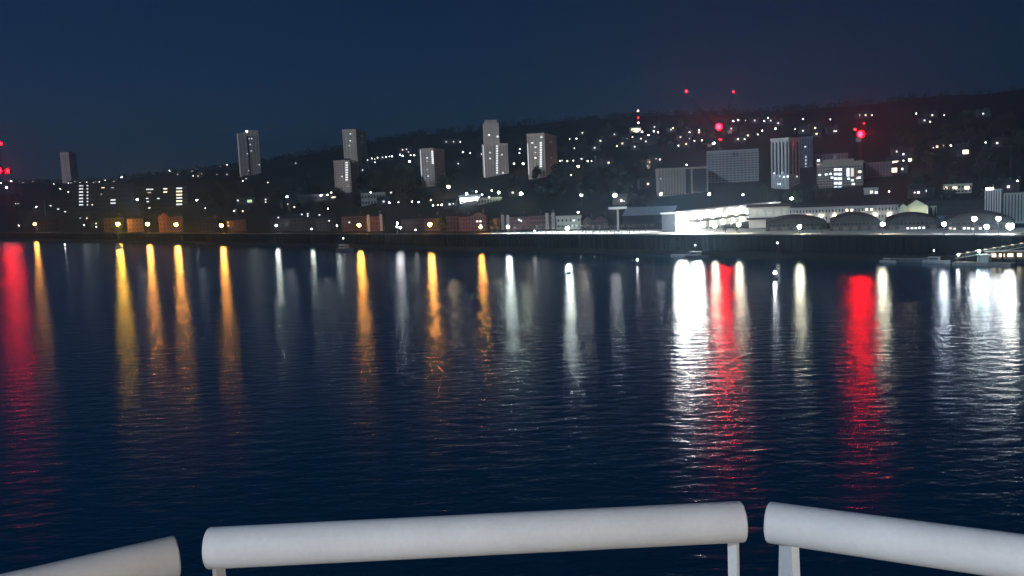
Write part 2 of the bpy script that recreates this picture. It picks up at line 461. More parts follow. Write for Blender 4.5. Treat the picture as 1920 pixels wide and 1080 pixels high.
# ---- trees
M_LEAF = [mat('foliage_dark', (0.020, 0.032, 0.020), 0.9, 0.4, 0.35), mat('foliage_mid', (0.030, 0.044, 0.024), 0.9, 0.4, 0.35)]
M_BARK = mat('bark', (0.06, 0.048, 0.036), 0.95, 0.3, 2.0)
def tree_parts(v):
    def mk():
        r = np.random.default_rng(50+v); mb = MB(); H = 1.0
        tr = MB(); tr.tube((0,0,-.05), (0,0,.35), .030, .022, 7); lobes = []
        nl = 6 + v % 3
        for i in range(nl):
            a = 2*math.pi*i/nl + r.uniform(-.4, .4); rad = r.uniform(.10, .24); z = r.uniform(.38, .80)
            c = Vector((math.cos(a)*rad, math.sin(a)*rad, z)); lobes.append((c, r.uniform(.13, .20)))
            tr.tube((0,0,r.uniform(.2, .35)), tuple(c), .014, .005, 5)
        lobes.append((Vector((0,0,.82)), .16)); lobes.append((Vector((0,0,.55)), .22)); tr.tube((0,0,.35), (0,0,.8), .022, .006, 6)
        for c, R in lobes:
            for _ in range(95):
                d = Vector(r.normal(size=3)).normalized(); q = c + d*R*(r.uniform(.35, 1.0)**.5)*1.08
                n = (d + Vector(r.normal(size=3))*.6).normalized(); t = n.orthogonal().normalized(); b = n.cross(t)
                a = r.uniform(0, 6.28); t, b = t*math.cos(a)+b*math.sin(a), b*math.cos(a)-t*math.sin(a)
                s_ = r.uniform(.018, .042); e = r.uniform(.5, .9)
                mb.quad(q-t*s_-b*s_*e*.3, q-b*s_*e, q+t*s_+b*s_*e*.2, q+b*s_*e)
        return tr.mesh('trunk', M_BARK), mb.mesh('crown', M_LEAF[v % 2])
    return cached(('tree', v), mk)
TREES = 0
def tree(p, h, label, group, v=None, check=True):
    global TREES
    if check:
        bx, by = project(p); tx, ty = project((p[0], p[1], p[2]+h)); hw = abs(by-ty)*0.32
        for (lx, ly, lY) in LIGHT_PX:
            if lY > p[1] and tx-hw < lx < tx+hw and ty-2 < ly < by+2: return None
    v = random.randrange(6) if v is None else v
    t = thing('tree', label, 'tree', p, random.uniform(0, 6.28), group)
    tr, cr = tree_parts(v); s_ = (h*random.uniform(.9, 1.15), h*random.uniform(.9, 1.15), h)
    link('trunk', tr, t, None, 0, s_); link('crown', cr, t, None, 0, s_)
    TREES += 1
    return t
#@@OBJECTS

# ================================================================== TOWER BLOCKS ON THE HILL
def rows(px, y0, y1, n): return [(px, y0 + (y1-y0)*i/(n-1)) for i in range(n)]
M_TOW = [mat('tower_pink', (0.85, 0.50, 0.40), 0.9, 0.12, 0.08), mat('tower_grey', (0.78, 0.58, 0.45), 0.9, 0.12, 0.08),
         mat('tower_buff', (0.76, 0.56, 0.40), 0.9, 0.12, 0.08), mat('tower_dull', (0.62, 0.45, 0.36), 0.9, 0.12, 0.08)]
def base_depth(px, py):
    p = hit(px, py)
    while p is None: py += 2; p = hit(px, py)
    return p.y
def tower(label, pxl, pxc, pxr, ytop, ybase, m, yaw, storeys, cols, deep=16, Y=None):
    Y = Y or base_depth((pxl+pxr)/2, ybase)
    b = Block('tower_block', label, 'tower block', pxl, pxc, pxr, ytop, ybase, Y, yaw, m, deep)
    b.walls(); b.grid(cols, storeys, 0.5, 0.34, m=mat('tower_glass', (0.07, 0.075, 0.085), .35))
    bands = MB()
    for i in range(1, storeys): bands.box(-0.1, b.W+0.1, -0.1, b.D+0.1, b.H*(0.06+0.89*i/storeys)-0.12, b.H*(0.06+0.89*i/storeys)+0.12)
    struct(bands.build('floor_bands', m, b.root), 'stuff')
    MB().box(b.W*.3, b.W*.7, b.D*.3, b.D*.7, b.H, b.H+2.6).build('roof_plant', M_ROOF, b.root)
    LIGHT_PX.append(((pxl+pxr)/2, (ytop*.5+ybase*.5), Y))
    return b
T = tower('pinkish tower block alone on the low end of the ridge', 117, 131, 145, 286, 340, M_TOW[0], RAD(-36), 14, 4)
T.lit([(122, 300), (134, 315), (123, 316)], 1.8, 1.5)
MB().box(T.W*.4, T.W*.58, -.5, 0, 0, T.H-2).build('stair_tower', M_TOW[3], T.root)
T = tower('pale grey tower block with a bright lamp on its roof', 452, 487, 488, 250, 330, M_TOW[1], RAD(6), 20, 6)
T.lit([(467, 260), (472, 260), (469, 271), (467, 320), (486, 309), (464, 288), (471, 283)], 2.0, 1.3)
MB().box(T.W*.48, T.W*1.0, 0.2, T.D-.2, T.H, T.H+4.5).build('upper_storey', M_TOW[1], T.root)
MB().box(T.W*.42, T.W*.5, -.25, 0, 2, T.H-3).build('dark_stair_strip', M_DARKWIN, T.root)
MB().ball((T.W*.45, 1.0, T.H+3.2), 1.1, 8, 6).build('roof_lamp', E_HEAD['b'], T.root); MB().tube((T.W*.45, 1.0, T.H), (T.W*.45, 1.0, T.H+2.2), .12).build('roof_lamp_post', M_POLE, T.root)
T = tower('tall grey-beige tower block behind a lower one', 646, 669, 688, 243, 312, M_TOW[2], RAD(-18), 19, 4)
T.lit([(657, 251), (657, 264), (655, 273)], 1.8, 1.6); T.lit([(678, 255), (678, 267)], 1.8, 1.6, None, True)
T = tower('lower tower block with a lit stair, standing before a taller one', 629, 658, 674, 301, 362, M_TOW[3], RAD(-14), 14, 6)
T.lit(rows(650, 305, 337, 8), 2.6, 1.7); T.lit([(652, 349), (641, 331)], 1.6, 1.3); T.lit([(668, 303), (662, 303)], 1.8, 1.6, None, True)
T = tower('leaning-looking slim tower block with one lit edge and short lit stair', 791, 814, 834, 279, 348, M_TOW[3], RAD(-24), 16, 4)
T.lit(rows(812, 284, 306, 7), 2.0, 1.6); T.lit([(801, 296), (801, 302), (801, 318), (803, 330)], 1.7, 1.4)
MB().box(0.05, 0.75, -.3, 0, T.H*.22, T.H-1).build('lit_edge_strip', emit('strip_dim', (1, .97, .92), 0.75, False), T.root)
T = tower('stepped tower block with a lit stair running its full height', 908, 953, 953, 270, 330, M_TOW[1], RAD(4), 15, 8)
T.lit(rows(932, 274, 324, 12), 1.7, 1.7); T.lit([(919, 286), (941, 290), (943, 324), (919, 297)], 1.6, 1.4)
MB().box(T.W*.08, T.W*.68, 0.3, T.D-.3, T.H, T.H+20).build('upper_tower', M_TOW[1], T.root)
MB().box(T.W*.15, T.W*.62, 0.6, T.D-.6, T.H+20, T.H+23).build('upper_plant', M_TOW[3], T.root)
for (px, py) in ((917, 253), (933, 256)):
    t_, z_ = T.front(px, py); MB().box(t_-.8, t_+.8, .18, .3, z_-.7, z_+.7).build('window', E_WIN, T.root)
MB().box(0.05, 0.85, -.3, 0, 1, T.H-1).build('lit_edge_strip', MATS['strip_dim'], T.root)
T = tower('broad tower block with shaded flank, lit stair and lit edge', 991, 1022, 1045, 251, 332, M_TOW[2], RAD(-14), 20, 5)
T.lit(rows(1014, 268, 312, 11), 1.8, 1.7); T.lit([(1015, 257), (998, 268), (1004, 276), (1004, 286), (1004, 296), (1004, 312)], 1.6, 1.4); T.lit([(1033, 266), (1034, 296)], 1.6, 1.4, None, True)
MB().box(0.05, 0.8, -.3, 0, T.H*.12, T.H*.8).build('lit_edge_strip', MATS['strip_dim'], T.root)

# slab blocks on the left below the ridge
def slab(label, pxl, pxc, pxr, ytop, ybase, m, yaw, st, cols, deep=12, Y=None, name='slab_block'):
    Y = Y or base_depth((pxl+pxr)/2, ybase)
    b = Block(name, label, 'apartment block', pxl, pxc, pxr, ytop, ybase, Y, yaw, m, deep)
    b.walls(); b.grid(cols, st, 0.6, 0.45, side=False)
    return b
M_SLAB = mat('slab_dull', (0.07, 0.068, 0.066), 0.9, 0.15, 0.1)
b = slab('long dark slab block with a lit stair of seven wide windows', 138, 252, 252, 345, 398, M_SLAB, RAD(-3), 7, 30)
b.lit(rows(152, 348, 384, 7), 5.2, 2.2); b.lit(rows(164, 348, 384, 7), 2.0, 2.0); b.lit([(193, 352), (211, 352)], 4.0, 1.5)
b.lit([(212, 375), (212, 381)], 6.5, 2.4); b.lit([(190, 364), (173, 384), (220, 390)], 1.8, 1.8)
b = slab('grey-green slab block in front of the longer dark slab', 86, 145, 145, 375, 404, mat('slab_green', (0.14, 0.15, 0.14), .9, .15, .1), RAD(5), 5, 14)
b.lit([(95, 386), (109, 392), (122, 397)], 2.6, 1.4, MATS['lamp_faint'])
b = slab('dark slab block with a lit stair of six broad windows', 262, 352, 352, 349, 398, M_SLAB, RAD(4), 7, 24)
b.lit(rows(336, 353, 383, 6), 7.0, 2.4); b.lit([(277, 355), (284, 355), (280, 361)], 4.0, 1.8); b.lit([(310, 354), (310, 360)], 4.4, 1.9, E_WINW)
b.lit([(276, 372), (277, 378), (280, 390), (297, 372)], 2.8, 1.2, MATS['lamp_faint'])
b = slab('small grey flat-roofed block with a greenish lit end bay', 444, 478, 478, 371, 386, mat('slab_green', (0, 0, 0)), RAD(0), 2, 8)
b.lit([(468, 377)], 5.0, 4.0, emit('window_green', (0.75, 0.95, 0.55), 1.1, False)); b.lit([(446, 376)], 1.6, 2.4)
b = slab('long low building with a row of lit openings under its eaves', 556, 655, 655, 364, 378, M_SLAB, RAD(-2), 2, 30)
b.lit([(626, 370), (637, 370), (648, 370)], 5.0, 1.8)
b = slab('low building with a pale lit gable wall above the brick terraces', 678, 722, 722, 362, 382, mat('pale_wall', (0.42, 0.40, 0.34), .9, .15, .15), RAD(-5), 2, 8)
b = slab('bright white lit canopy of a filling station', 862, 900, 900, 366, 378, mat('white_clad', (0.72, 0.72, 0.70), .6, .06, .1), RAD(0), 2, 4)
for k in range(4): MB().box(b.W*(.08+.24*k), b.W*(.08+.24*k)+b.W*.12, -2.6, -2.2, b.H*.35, b.H*.72).build('light_panel', E_HEAD['m'], b.root)
MB().box(-1, b.W+1, -4.5, 0, b.H*.78, b.H*.95).build('canopy', MATS['white_clad'], b.root)
b = slab('low pale shed just behind the filling station', 896, 940, 940, 371, 380, MATS['pale_wall'], RAD(0), 1, 8)

# ================================================================== BIG BLOCKS ON THE RIGHT
M_BIG = [mat('block_brown', (0.34, 0.27, 0.21), 0.9, 0.12, 0.1), mat('block_grey', (0.34, 0.33, 0.31), 0.9, 0.12, 0.1), mat('block_white', (0.66, 0.60, 0.54), 0.8, 0.08, 0.1),
         mat('block_dark', (0.15, 0.16, 0.18), 0.85, 0.12, 0.1), mat('block_red', (0.19, 0.12, 0.12), 0.9, 0.15, 0.1)]
b = Block('office_block', 'grey-brown office block with vertical ribs on one half', 'office block', 1234, 1328, 1330, 315, 398, 640, RAD(3), M_BIG[0], 22)
b.walls()
for k in range(9): MB().box(b.W*.02 + k*b.W*.058, b.W*.02 + k*b.W*.058 + b.W*.028, -.7, 0, 3, b.H-1).build('rib', M_BIG[0], b.root)
for (ta, tb) in ((.56, .66), (.70, .97)):
    mb = MB()
    for r_ in range(9): mb.box(b.W*ta, b.W*tb, -.08, .02, b.H*(.1+.092*r_), b.H*(.1+.092*r_)+2.4)
    struct(mb.build('window_band', M_DARKWIN, b.root), 'stuff')
b.grid(9, 10, .45, .55, 0.02, .54, .06, .95, False)
b.lit([(1240, 335)], 1.4, 1.4)
b = Block('office_block', 'tall grey concrete-framed block under construction beside a crane', 'office block', 1328, 1422, 1424, 282, 398, 660, RAD(-2), M_BIG[1], 22)
b.walls()
for r_ in range(1, 14): MB().box(-.5, b.W+.5, -.5, b.D+.5, b.H*r_/14-.25, b.H*r_/14+.25).build('floor_slab', M_BIG[1], b.root)
for c_ in range(8): MB().box(b.W*c_/7-.3, b.W*c_/7+.3, -.42, 0, 0, b.H-1).build('column', M_BIG[1], b.root)
b.grid(14, 14, .7, .5, 0, 1, 0.0, 1.0, True, mat('hoarding_glass', (0.10, 0.105, 0.11), .5))
t_, z_ = b.front(1379, 288); MB().box(t_-2, t_+2, -.1, 0, z_-2.2, z_+2.2).build('dark_opening', M_DARKWIN, b.root)
b = Block('office_block', 'white tower with tall vertical fins and dark glass between', 'tower', 1447, 1479, 1500, 260, 385, 620, RAD(-25), M_BIG[2], 16)
b.walls(); LIGHT_PX.append((1473, 310, 620))
for k in range(5):
    x = b.W*(.10 + k*.2); MB().box(x-.1, x+b.W*.07, -.08, .02, b.H*.30, b.H*.93).build('glass_strip', M_DARKWIN, b.root)
    MB().box(x-1.0, x-.3, -.7, 0, 2, b.H-1).build('fin', M_BIG[2], b.root)
for k in range(3):
    y_ = b.D*(.14 + k*.3); MB().box(b.W-.02, b.W+.08, y_, y_+b.D*.11, b.H*.30, b.H*.93).build('glass_strip', M_DARKWIN, b.root)
b.grid(9, 7, .4, .5, 0, 1, .02, .27, False)
b.lit([(1452, 325), (1467, 324), (1477, 331), (1470, 332), (1461, 331)], 1.3, 1.5, E_WINB); b.lit([(1494, 331)], 1.3, 1.5, E_WIN, True)
b.lit([(1454, 374), (1459, 373), (1464, 374), (1461, 358), (1461, 345)], 2.0, 1.6, E_WINB)
b = Block('office_block', 'dark slim tower with a thin column of lit windows, behind the white finned one', 'tower', 1499, 1524, 1524, 257, 385, 680, RAD(8), M_BIG[3], 16)
b.walls(); b.grid(5, 22, .6, .5); b.lit(rows(1511, 294, 346, 9), .9, 2.0, MATS['strip_dim']); b.lit([(1510, 275)], 1.2, 1.2)
b = Block('office_block', 'grey block with columns of bright bluish windows', 'office block', 1532, 1618, 1624, 304, 385, 600, RAD(-4), M_BIG[0], 20)
b.walls(); b.grid(16, 8, .6, .5, 0, 1, .02, .86, False)
MB().box(b.W*.12, b.W*.8, 2, 10, b.H, b.H+2.0).build('roof_plant', M_BIG[0], b.root); MB().box(b.W*.36, b.W*.42, 3, 6, b.H+2, b.H+5).build('roof_vent', M_BIG[0], b.root)
b.lit(rows(1567, 318, 369, 7), 2.2, 2.3); b.lit(rows(1575, 318, 369, 7), 2.2, 2.3, E_WINB); b.lit(rows(1590, 318, 328, 3), 1.8, 2.6); b.lit(rows(1598, 318, 328, 3), 1.8, 2.6)
b.lit([(1557, 326), (1560, 333), (1549, 327), (1537, 328), (1591, 335), (1598, 338)], 1.6, 1.6, E_WINB); b.lit([(1608, 334), (1611, 333), (1600, 345), (1597, 352), (1612, 322)], 2.0, 1.8)
b.lit([(1534, 301), (1534, 307)], 2.0, 2.0)
b = Block('office_block', 'dull reddish block standing behind the brightly windowed one', 'office block', 1524, 1590, 1590, 289, 385, 690, RAD(0), M_BIG[4], 18)
b.walls(); b.grid(10, 12, .5, .5)
b = Block('office_block', 'dark red-brown block beside the brightly windowed one', 'office block', 1621, 1672, 1674, 305, 388, 610, RAD(3), M_BIG[4], 20)
b.walls(); b.grid(9, 10, .5, .5)
b = Block('low_annex', 'small grey annex with two lamps at the foot of the red-brown block', 'annex', 1620, 1646, 1646, 353, 388, 560, RAD(0), M_BIG[1], 8)
b.walls(); b.lit([(1634, 360), (1643, 361)], 1.6, 2.0); b.lit([(1634, 371), (1639, 371)], 2.4, 2.4)

# ================================================================== RIVERSIDE DEPOT
M_CLAD = MATS['white_clad']; M_BEIGE = mat('beige_wall', (0.50, 0.46, 0.41), .85, .1, .15); M_OLIVE = mat('olive_edge', (0.16, 0.16, 0.10), .8, .15, .2)
def frame_from(pl, pr):
    d = Vector((pr.x-pl.x, pr.y-pl.y)); return d.length, math.atan2(d.y, d.x)
A = on_plane(1266, 399, 18.0); B = on_plane(1462, 379, 18.0)
Lw, rzw = frame_from(A, B)
dep = thing('warehouse', 'long floodlit white warehouse with a canopy over its loading front', 'warehouse', (A.x, A.y, QZ-.2), rzw)
MB().box(0, Lw, 0, 7, 0, 9.0).build('wall', M_CLAD, dep)
r_ = MB(); r_.prism([(-0.6, 8.8), (Lw+.6, 8.8), (Lw+.6, 9.5), (-0.6, 9.5)], -.6, 7.6); r_.build('roof', mat('pale_roof', (0.55, 0.56, 0.55), .6, .08, .1), dep)
MB().box(-.25, -.02, 0, 6.9, 0, 8.7).build('end_cladding', mat('end_cladding', (0.05, 0.055, 0.06), .8), dep)
MB().box(-2, Lw*.86, -11, 0, 4.4, 5.0).build('canopy', M_OLIVE, dep)
for k in range(10): MB().box(k*Lw*.095, k*Lw*.095+.35, -10.6, -10.2, 0, 4.4).build('column', M_CONC, dep)
for k in range(9):
    x = 4 + k*Lw*.095; MB().box(x, x+6, -.15, 0, .2, 3.6).build('roller_door', mat('roller_door', (0.60, 0.60, 0.56), .6, .08, .3), dep)
for k in range(11):
    x = 3 + k*Lw*.09
    MB().box(x, x+2.4, -2.4, -2.0, 4.15, 4.35).build('canopy_light', emit('canopy_tube', (1, 1, .92), 600, True), dep)
for k in range(9):
    x = 5 + k*Lw*.105
    MB().box(x, x+1.6, -3.6, -3.2, 5.25, 5.6).build('wall_flood', MATS['canopy_tube'], dep); MB().tube((x+.8, -3.4, 5.0), (x+.8, -3.4, 5.3), .1).build('flood_bracket', M_POLE, dep)
# grey fascia building and beige range
Y1 = 430
b = Block('depot_office', 'grey flat-roofed depot office with dark fascia bands', 'office', 1404, 1482, 1482, 387, 415, 425, RAD(0), M_BEIGE, 12)
b.walls(False); MB().box(-1, b.W+1, -1.2, b.D+1, b.H-.2, b.H+1.0).build('fascia', M_ROOF, b.root); MB().box(-1, b.W+1, -2.5, 0, b.H*.42, b.H*.50).build('lower_canopy', M_ROOF, b.root)
for k in range(5): MB().box(b.W*(.06+.19*k), b.W*(.06+.19*k)+b.W*.13, -.08, .02, b.H*.56, b.H*.9).build('glazing', mat('cream_panel', (0.58, 0.55, 0.46), .7), b.root)
b = Block('long_range', 'long low beige building with a dark strip roof beside the gabled house', 'building', 1480, 1690, 1690, 386, 412, 455, RAD(-2), M_BEIGE, 12)
b.walls(False); MB().prism([(-.5, b.H), (b.W+.5, b.H), (b.W+.5, b.H+.8), (-.5, b.H+.8)], -.6, b.D+.6).build('roof', M_ROOF, b.root); b.grid(34, 2, .35, .4, 0, 1, .1, .95, False)
b.lit([(1588, 394), (1625, 393), (1634, 393), (1597, 394)], 1.2, 1.6, E_WINW)
for k in range(8): MB().box(b.W*(.05+.12*k), b.W*(.05+.12*k)+.6, -.7, 0, b.H*.38, b.H*.46).build('wall_lamp', emit('wall_lamp', (1, .93, .75), 60, True), b.root)
# gabled pale house
M_LIME = mat('lime_render', (0.56, 0.60, 0.44), .9, .08, .2)
gable('gabled_house', 'pale lime gabled house end lit by a flood lamp', 1698, 1740, 374, 387, 412, 410, RAD(2), M_LIME, deep=14, ridge_across=True, chim=False)
gable('gabled_house', 'small pale gable leaning against the large lime one', 1687, 1700, 381, 387, 412, 409, RAD(2), M_LIME, deep=10, ridge_across=True, chim=False)
b = gable('gabled_house', 'pale side wing with tall windows next to the lime gable', 1741, 1776, 378, 385, 412, 418, RAD(2), M_LIME, deep=12, chim=False)
for k in range(4): MB().box(b.W*(.1+.22*k), b.W*(.1+.22*k)+b.W*.1, -.08, .02, b.H*.35, b.H*.9).build('tall_window', M_DARKWIN, b.root)
# dark big roof and striped building on the far right
gable('barn', 'large dark pitched roof shed between the lime house and ribbed building', 1758, 1850, 376, 402, 425, 385, RAD(0), M_BIG[3], deep=26, chim=False, cat='shed')
b = Block('ribbed_building', 'pale ribbed building with a white lamp on its roof edge', 'building', 1846, 1879, 1879, 355, 410, 380, RAD(0), mat('ribbed_grey', (0.36, 0.34, 0.36), .85, .12, .2), 14)
b.walls(False)
for k in range(7):
    MB().box(b.W*k/7, b.W*k/7+b.W*.07, -.6, 0, 0, b.H).build('rib', M_BIG[2], b.root); MB().box(b.W*k/7+b.W*.075, b.W*(k+1)/7-.05, -.05, .02, 1, b.H-.5).build('dark_panel', mat('dark_panel', (0.07, 0.06, 0.07), .8), b.root)
MB().box(.3, 3.2, -.6, .4, b.H, b.H+.8).build('roof_lamp', E_HEAD['m'], b.root)
b = Block('ribbed_building', 'greenish ribbed building next to the lamp-topped one', 'building', 1881, 1935, 1935, 362, 412, 372, RAD(0), mat('ribbed_green', (0.34, 0.36, 0.30), .85, .12, .2), 14)
b.walls(False)
for k in range(9):
    MB().box(b.W*k/9, b.W*k/9+b.W*.055, -.6, 0, 0, b.H).build('rib', MATS['ribbed_green'], b.root); MB().box(b.W*k/9+b.W*.06, b.W*(k+1)/9-.05, -.05, .02, 1, b.H-.5).build('dark_panel', MATS['dark_panel'], b.root)
# arched sheds by the quay
def arched(label, pxl, pxr, yc, ye, ybase, Y, deep=30, lit=()):
    b = Block('arched_shed', label, 'shed', pxl, pxr, pxr, ye, ybase, Y, RAD(0), mat('shed_wall', (0.065, 0.062, 0.06), .85, .2, .2), deep)
    _, zc = b.front((pxl+pxr)/2, yc); n = 14; arc = []
    for i in range(n+1):
        s_ = i/n; arc.append((b.W*s_, b.H + (zc-b.H)*math.sin(math.pi*s_)**.9))
    MB().prism([(0,0),(b.W,0)] + arc[::-1], 0, b.D).build('wall', b.wall, b.root)
    up = [(x, z+.5) for x, z in arc]; low = [(x, z+.02) for x, z in arc]
    rr = MB()
    for i in range(n): rr.prism([low[i], low[i+1], up[i+1], up[i]], -.8, b.D+.6)
    rr.build('roof', M_ROOF, b.root)
    for k in range(5): MB().box(b.W*(.07+.19*k), b.W*(.07+.19*k)+b.W*.11, -.1, 0, .3, b.H*.55).build('bay_door', mat('bay_door', (0.15, 0.135, 0.115), .7, .1, .3), b.root)
    mb = MB()
    for k in range(12): mb.box(b.W*(.05+.077*k), b.W*(.05+.077*k)+b.W*.04, -.1, .02, b.H*.68, b.H*.86)
    struct(mb.build('clerestory', M_DARKWIN, b.root), 'stuff')
    b.lit(lit, .9, 1.1)
    return b
arched('arched shed nearest the floodlit warehouse', 1436, 1550, 408, 418, 438, 392)
arched('arched shed with a pale ridge line between two lamps', 1556, 1650, 403, 416, 438, 372)
arched('arched shed fronting the lime gabled house', 1660, 1762, 404, 415, 439, 364, lit=[(1702, 428), (1710, 428), (1717, 428), (1724, 427), (1732, 427)])
arched('arched shed before the ribbed buildings', 1768, 1902, 401, 415, 441, 342, lit=[(1782, 428), (1790, 429), (1808, 428), (1816, 428), (1824, 429), (1838, 428)])
# pale roofs left of the warehouse
gable('pitched_shed', 'pale pitched roof shed left of the floodlit warehouse', 1168, 1262, 388, 403, 430, 540, RAD(-15), mat('shed_dark', (0.03, 0.032, 0.036), .9), mat('shed_pale_roof', (0.30, 0.31, 0.31), .7), deep=22, chim=False, cat='shed')
b = Block('kiosk', 'flat pale canopy on a single post beside the pitched shed', 'canopy', 1142, 1176, 1176, 388, 432, 440, RAD(0), M_CLAD, 10)
MB().box(0, b.W, 0, 10, b.H-1.0, b.H).build('canopy', M_CLAD, b.root); MB().tube((b.W*.5, 3, 0), (b.W*.5, 3, b.H-1), .6, .5).build('post', M_CONC, b.root)
MB().box(b.W*.2, b.W*.8, 2, 8, b.H-1.3, b.H-1.02).build('soffit', M_CONC, b.root)
# concrete aprons along the quay edge
def sheet(name, pts, z, m):
    mb = MB(); k = [(p.x, p.y, z) for p in pts]; n = len(k); mb.v += k; mb.f.append(tuple(range(n))); return struct(mb.build(name, m))
M_APR = mat('pale_concrete', (0.50, 0.51, 0.49), .85, .08, .05)
ue = lambda px, py: udist(*on_plane(px, py, QZ).xy)
u0, u1 = ue(890, 437), ue(1200, 438); u2 = ue(1900, 440)
ue_apron = lambda k, v: u0 + 8 + v*1.4 + (u1-u0-10-v*1.4)*(k + (.5 if v > 10 else 0))/22
sheet('quay_apron', [bank_pt(u0, 1.0), bank_pt(u1, 1.0), bank_pt(u1+5, 40), bank_pt(u0+60, 34)], QZ+.02, M_APR)
sheet('depot_yard', [bank_pt(u1+.02, 1.0), bank_pt(u2, 1.0), bank_pt(u2, 46), bank_pt(u1+5.02, 46)], QZ+.02, mat('yard_concrete', (0.40, 0.39, 0.36), .85, .12, .05))

# ================================================================== BRICK HOUSES ON THE WATERFRONT
M_BR = [mat('brick_red', (0.155, 0.072, 0.052), .9, .2, .5), mat('brick_plum', (0.17, 0.09, 0.085), .9, .2, .5), mat('brick_dark', (0.08, 0.052, 0.05), .9, .2, .5)]
M_BAY = mat('bay_render', (0.42, 0.40, 0.38), .9, .1, .3)
def qd(px, py=436): return on_plane(px, py, QZ).y          # depth of the quay under a picture column
def terrace(label, pxl, pxr, yp, ye, m, wn, back=12, lit=(), lm=None, bays=(), across=False, group=None):
    Y = qd((pxl+pxr)/2) + back + (14 if back < 30 else 0)
    b = gable('brick_house', label, pxl, pxr, yp, ye, 434, Y, RAD(-6), m, deep=9, windows=wn, lit=lit, litm=lm, ridge_across=across, group=group)
    for t_ in bays:
        MB().box(b.W*t_-.9, b.W*t_+.9, -.8, 0, 0, b.H+1.2).build('bay', M_BAY, b.root)
    return b
terrace('narrow brick house with a pointed gable beside an orange lamp', 299, 318, 399, 406, M_BR[0], (3, 3), 10, across=True)
terrace('brick house lit orange by the lamp at its corner', 319, 342, 401, 406, M_BR[0], (4, 3), 12)
terrace('brick terrace with an orange lamp before it', 642, 686, 400, 405, M_BR[0], (8, 3), 13, lit=[(655, 417)])
terrace('brick terrace with two pale bays next to the orange-lamp one', 687, 720, 399, 405, M_BR[0], (6, 3), 12, bays=(.15, .85))
terrace('dark brick terrace in the gap between orange lamps', 752, 796, 405, 410, M_BR[2], (8, 3), 14)
terrace('brick house directly behind an orange lamp and pale tree', 797, 826, 403, 409, M_BR[0], (5, 3), 14)
terrace('bright red-brown brick house right of the pale tree', 838, 861, 400, 405, M_BR[0], (4, 3), 10)
terrace('plum brick house between two gabled ones', 862, 883, 402, 406, M_BR[1], (4, 3), 11)
terrace('gabled brick house with pink lit windows', 884, 912, 397, 405, M_BR[1], (5, 3), 9, lit=[(895, 415), (901, 415), (901, 422)], lm=E_WINP, across=True)
terrace('dark brick house behind the white quay lamp', 914, 948, 402, 407, M_BR[2], (6, 3), 42, bays=(.85,))
terrace('plum brick terrace with one bright window behind the quay apron', 949, 992, 401, 406, M_BR[1], (9, 3), 42, lit=[(973, 412), (977, 414)], bays=(.1,))
terrace('plum brick terrace next to the taller end house', 993, 1019, 400, 404, M_BR[1], (6, 3), 42)
terrace('taller brick end house beside the pale flat building', 1020, 1042, 398, 403, M_BR[1], (4, 3), 42, bays=(.3, .8))
b = Block('flat_building', 'pale flat-roofed building with one wall lamp behind the quay apron', 'building', 1044, 1089, 1089, 406, 432, qd(1066)+40, RAD(-4), MATS['pale_wall'], 12)
b.walls(); b.grid(6, 2, .4, .4); b.lit([(1076, 413)], 1.4, 1.4)
terrace('low dark gable behind the apron, next to the flat building', 1094, 1112, 406, 414, M_BR[2], (3, 2), 44, across=True)
terrace('low dark gable nearer the single-post canopy', 1113, 1140, 404, 413, M_BR[2], (4, 2), 46, across=True)
terrace('dark brick house with white window strips, set back on the left', 508, 545, 404, 410, M_BR[2], (6, 3), 16, lit=[(522, 408)])
terrace('dark gabled brick house with a tall lit hall window', 546, 590, 400, 408, M_BR[2], (7, 3), 18, lit=[(577, 401), (577, 405), (566, 402)])
terrace('dark brick house at the end of the set-back row', 592, 630, 402, 408, M_BR[2], (6, 3), 18, lit=[(599, 403), (617, 414)])
terrace('dim brick house behind the yellow lamp', 196, 232, 402, 408, M_BR[0], (5, 3), 16)
terrace('dim brick house beyond the leftmost orange lamp', 70, 110, 405, 411, M_BR[2], (6, 3), 14)
terrace('dim brick house between yellow and orange lamps', 240, 268, 404, 410, M_BR[1], (4, 3), 14)
terrace('dark brick house by the lone orange lamp', 425, 462, 406, 412, M_BR[2], (5, 3), 16)
terrace('dark brick house left of the lone orange lamp', 372, 408, 406, 412, M_BR[2], (5, 3), 16)

# ================================================================== LAMPS
for px, py in ((65, 420), (277, 420), (330, 421), (415, 423), (673, 422), (806, 421)):
    quay_lamp(px, py, 'o', 'orange sodium lamp on a post along the far quay', 'orange lamps along the quay', scale={65: 1.15, 673: .9, 806: .9}.get(px, 1.3 if px < 350 else 1.1))
quay_lamp(221, 420, 'y', 'strong yellow sodium lamp on the far quay', scale=1.3)
quay_lamp(901, 426, 'o', 'small orange lamp at the foot of the pink-windowed gabled house', scale=.6)
quay_lamp(518, 423, 'q', 'white lamp before the dark set-back brick houses', scale=.75)
quay_lamp(584, 429, 'q', 'low pinkish white lamp on the quay by the hall window house', scale=.5)
quay_lamp(632, 423, 'q', 'white lamp over a green hedge at the terrace end', scale=.35)
for px, py in ((744, 425), (751, 427), (745, 418)): quay_lamp(px, py, 'b', 'white lamp in the group before the dark brick terrace', 'white lamps before the dark terrace', scale=.6)
quay_lamp(952, 425, 'q', 'white quay lamp at the left end of the apron', scale=1.0)
quay_lamp(1064, 428, 'q', 'dazzling white quay lamp in the middle of the apron', v=14, scale=1.25)
for px, py, l in ((779, 431, 'tiny white lamp on the quay before the terraces'), (1002, 434, 'tiny white lamp on the edge of the pale apron')): quay_lamp(px, py, 'm', l, scale=.6)
LB = MB().box(-.9, .9, -.12, .12, -.05, .08).mesh('lamp_tube', emit('added_apron_tube', (0.93, 1.0, 0.95), 300, True))
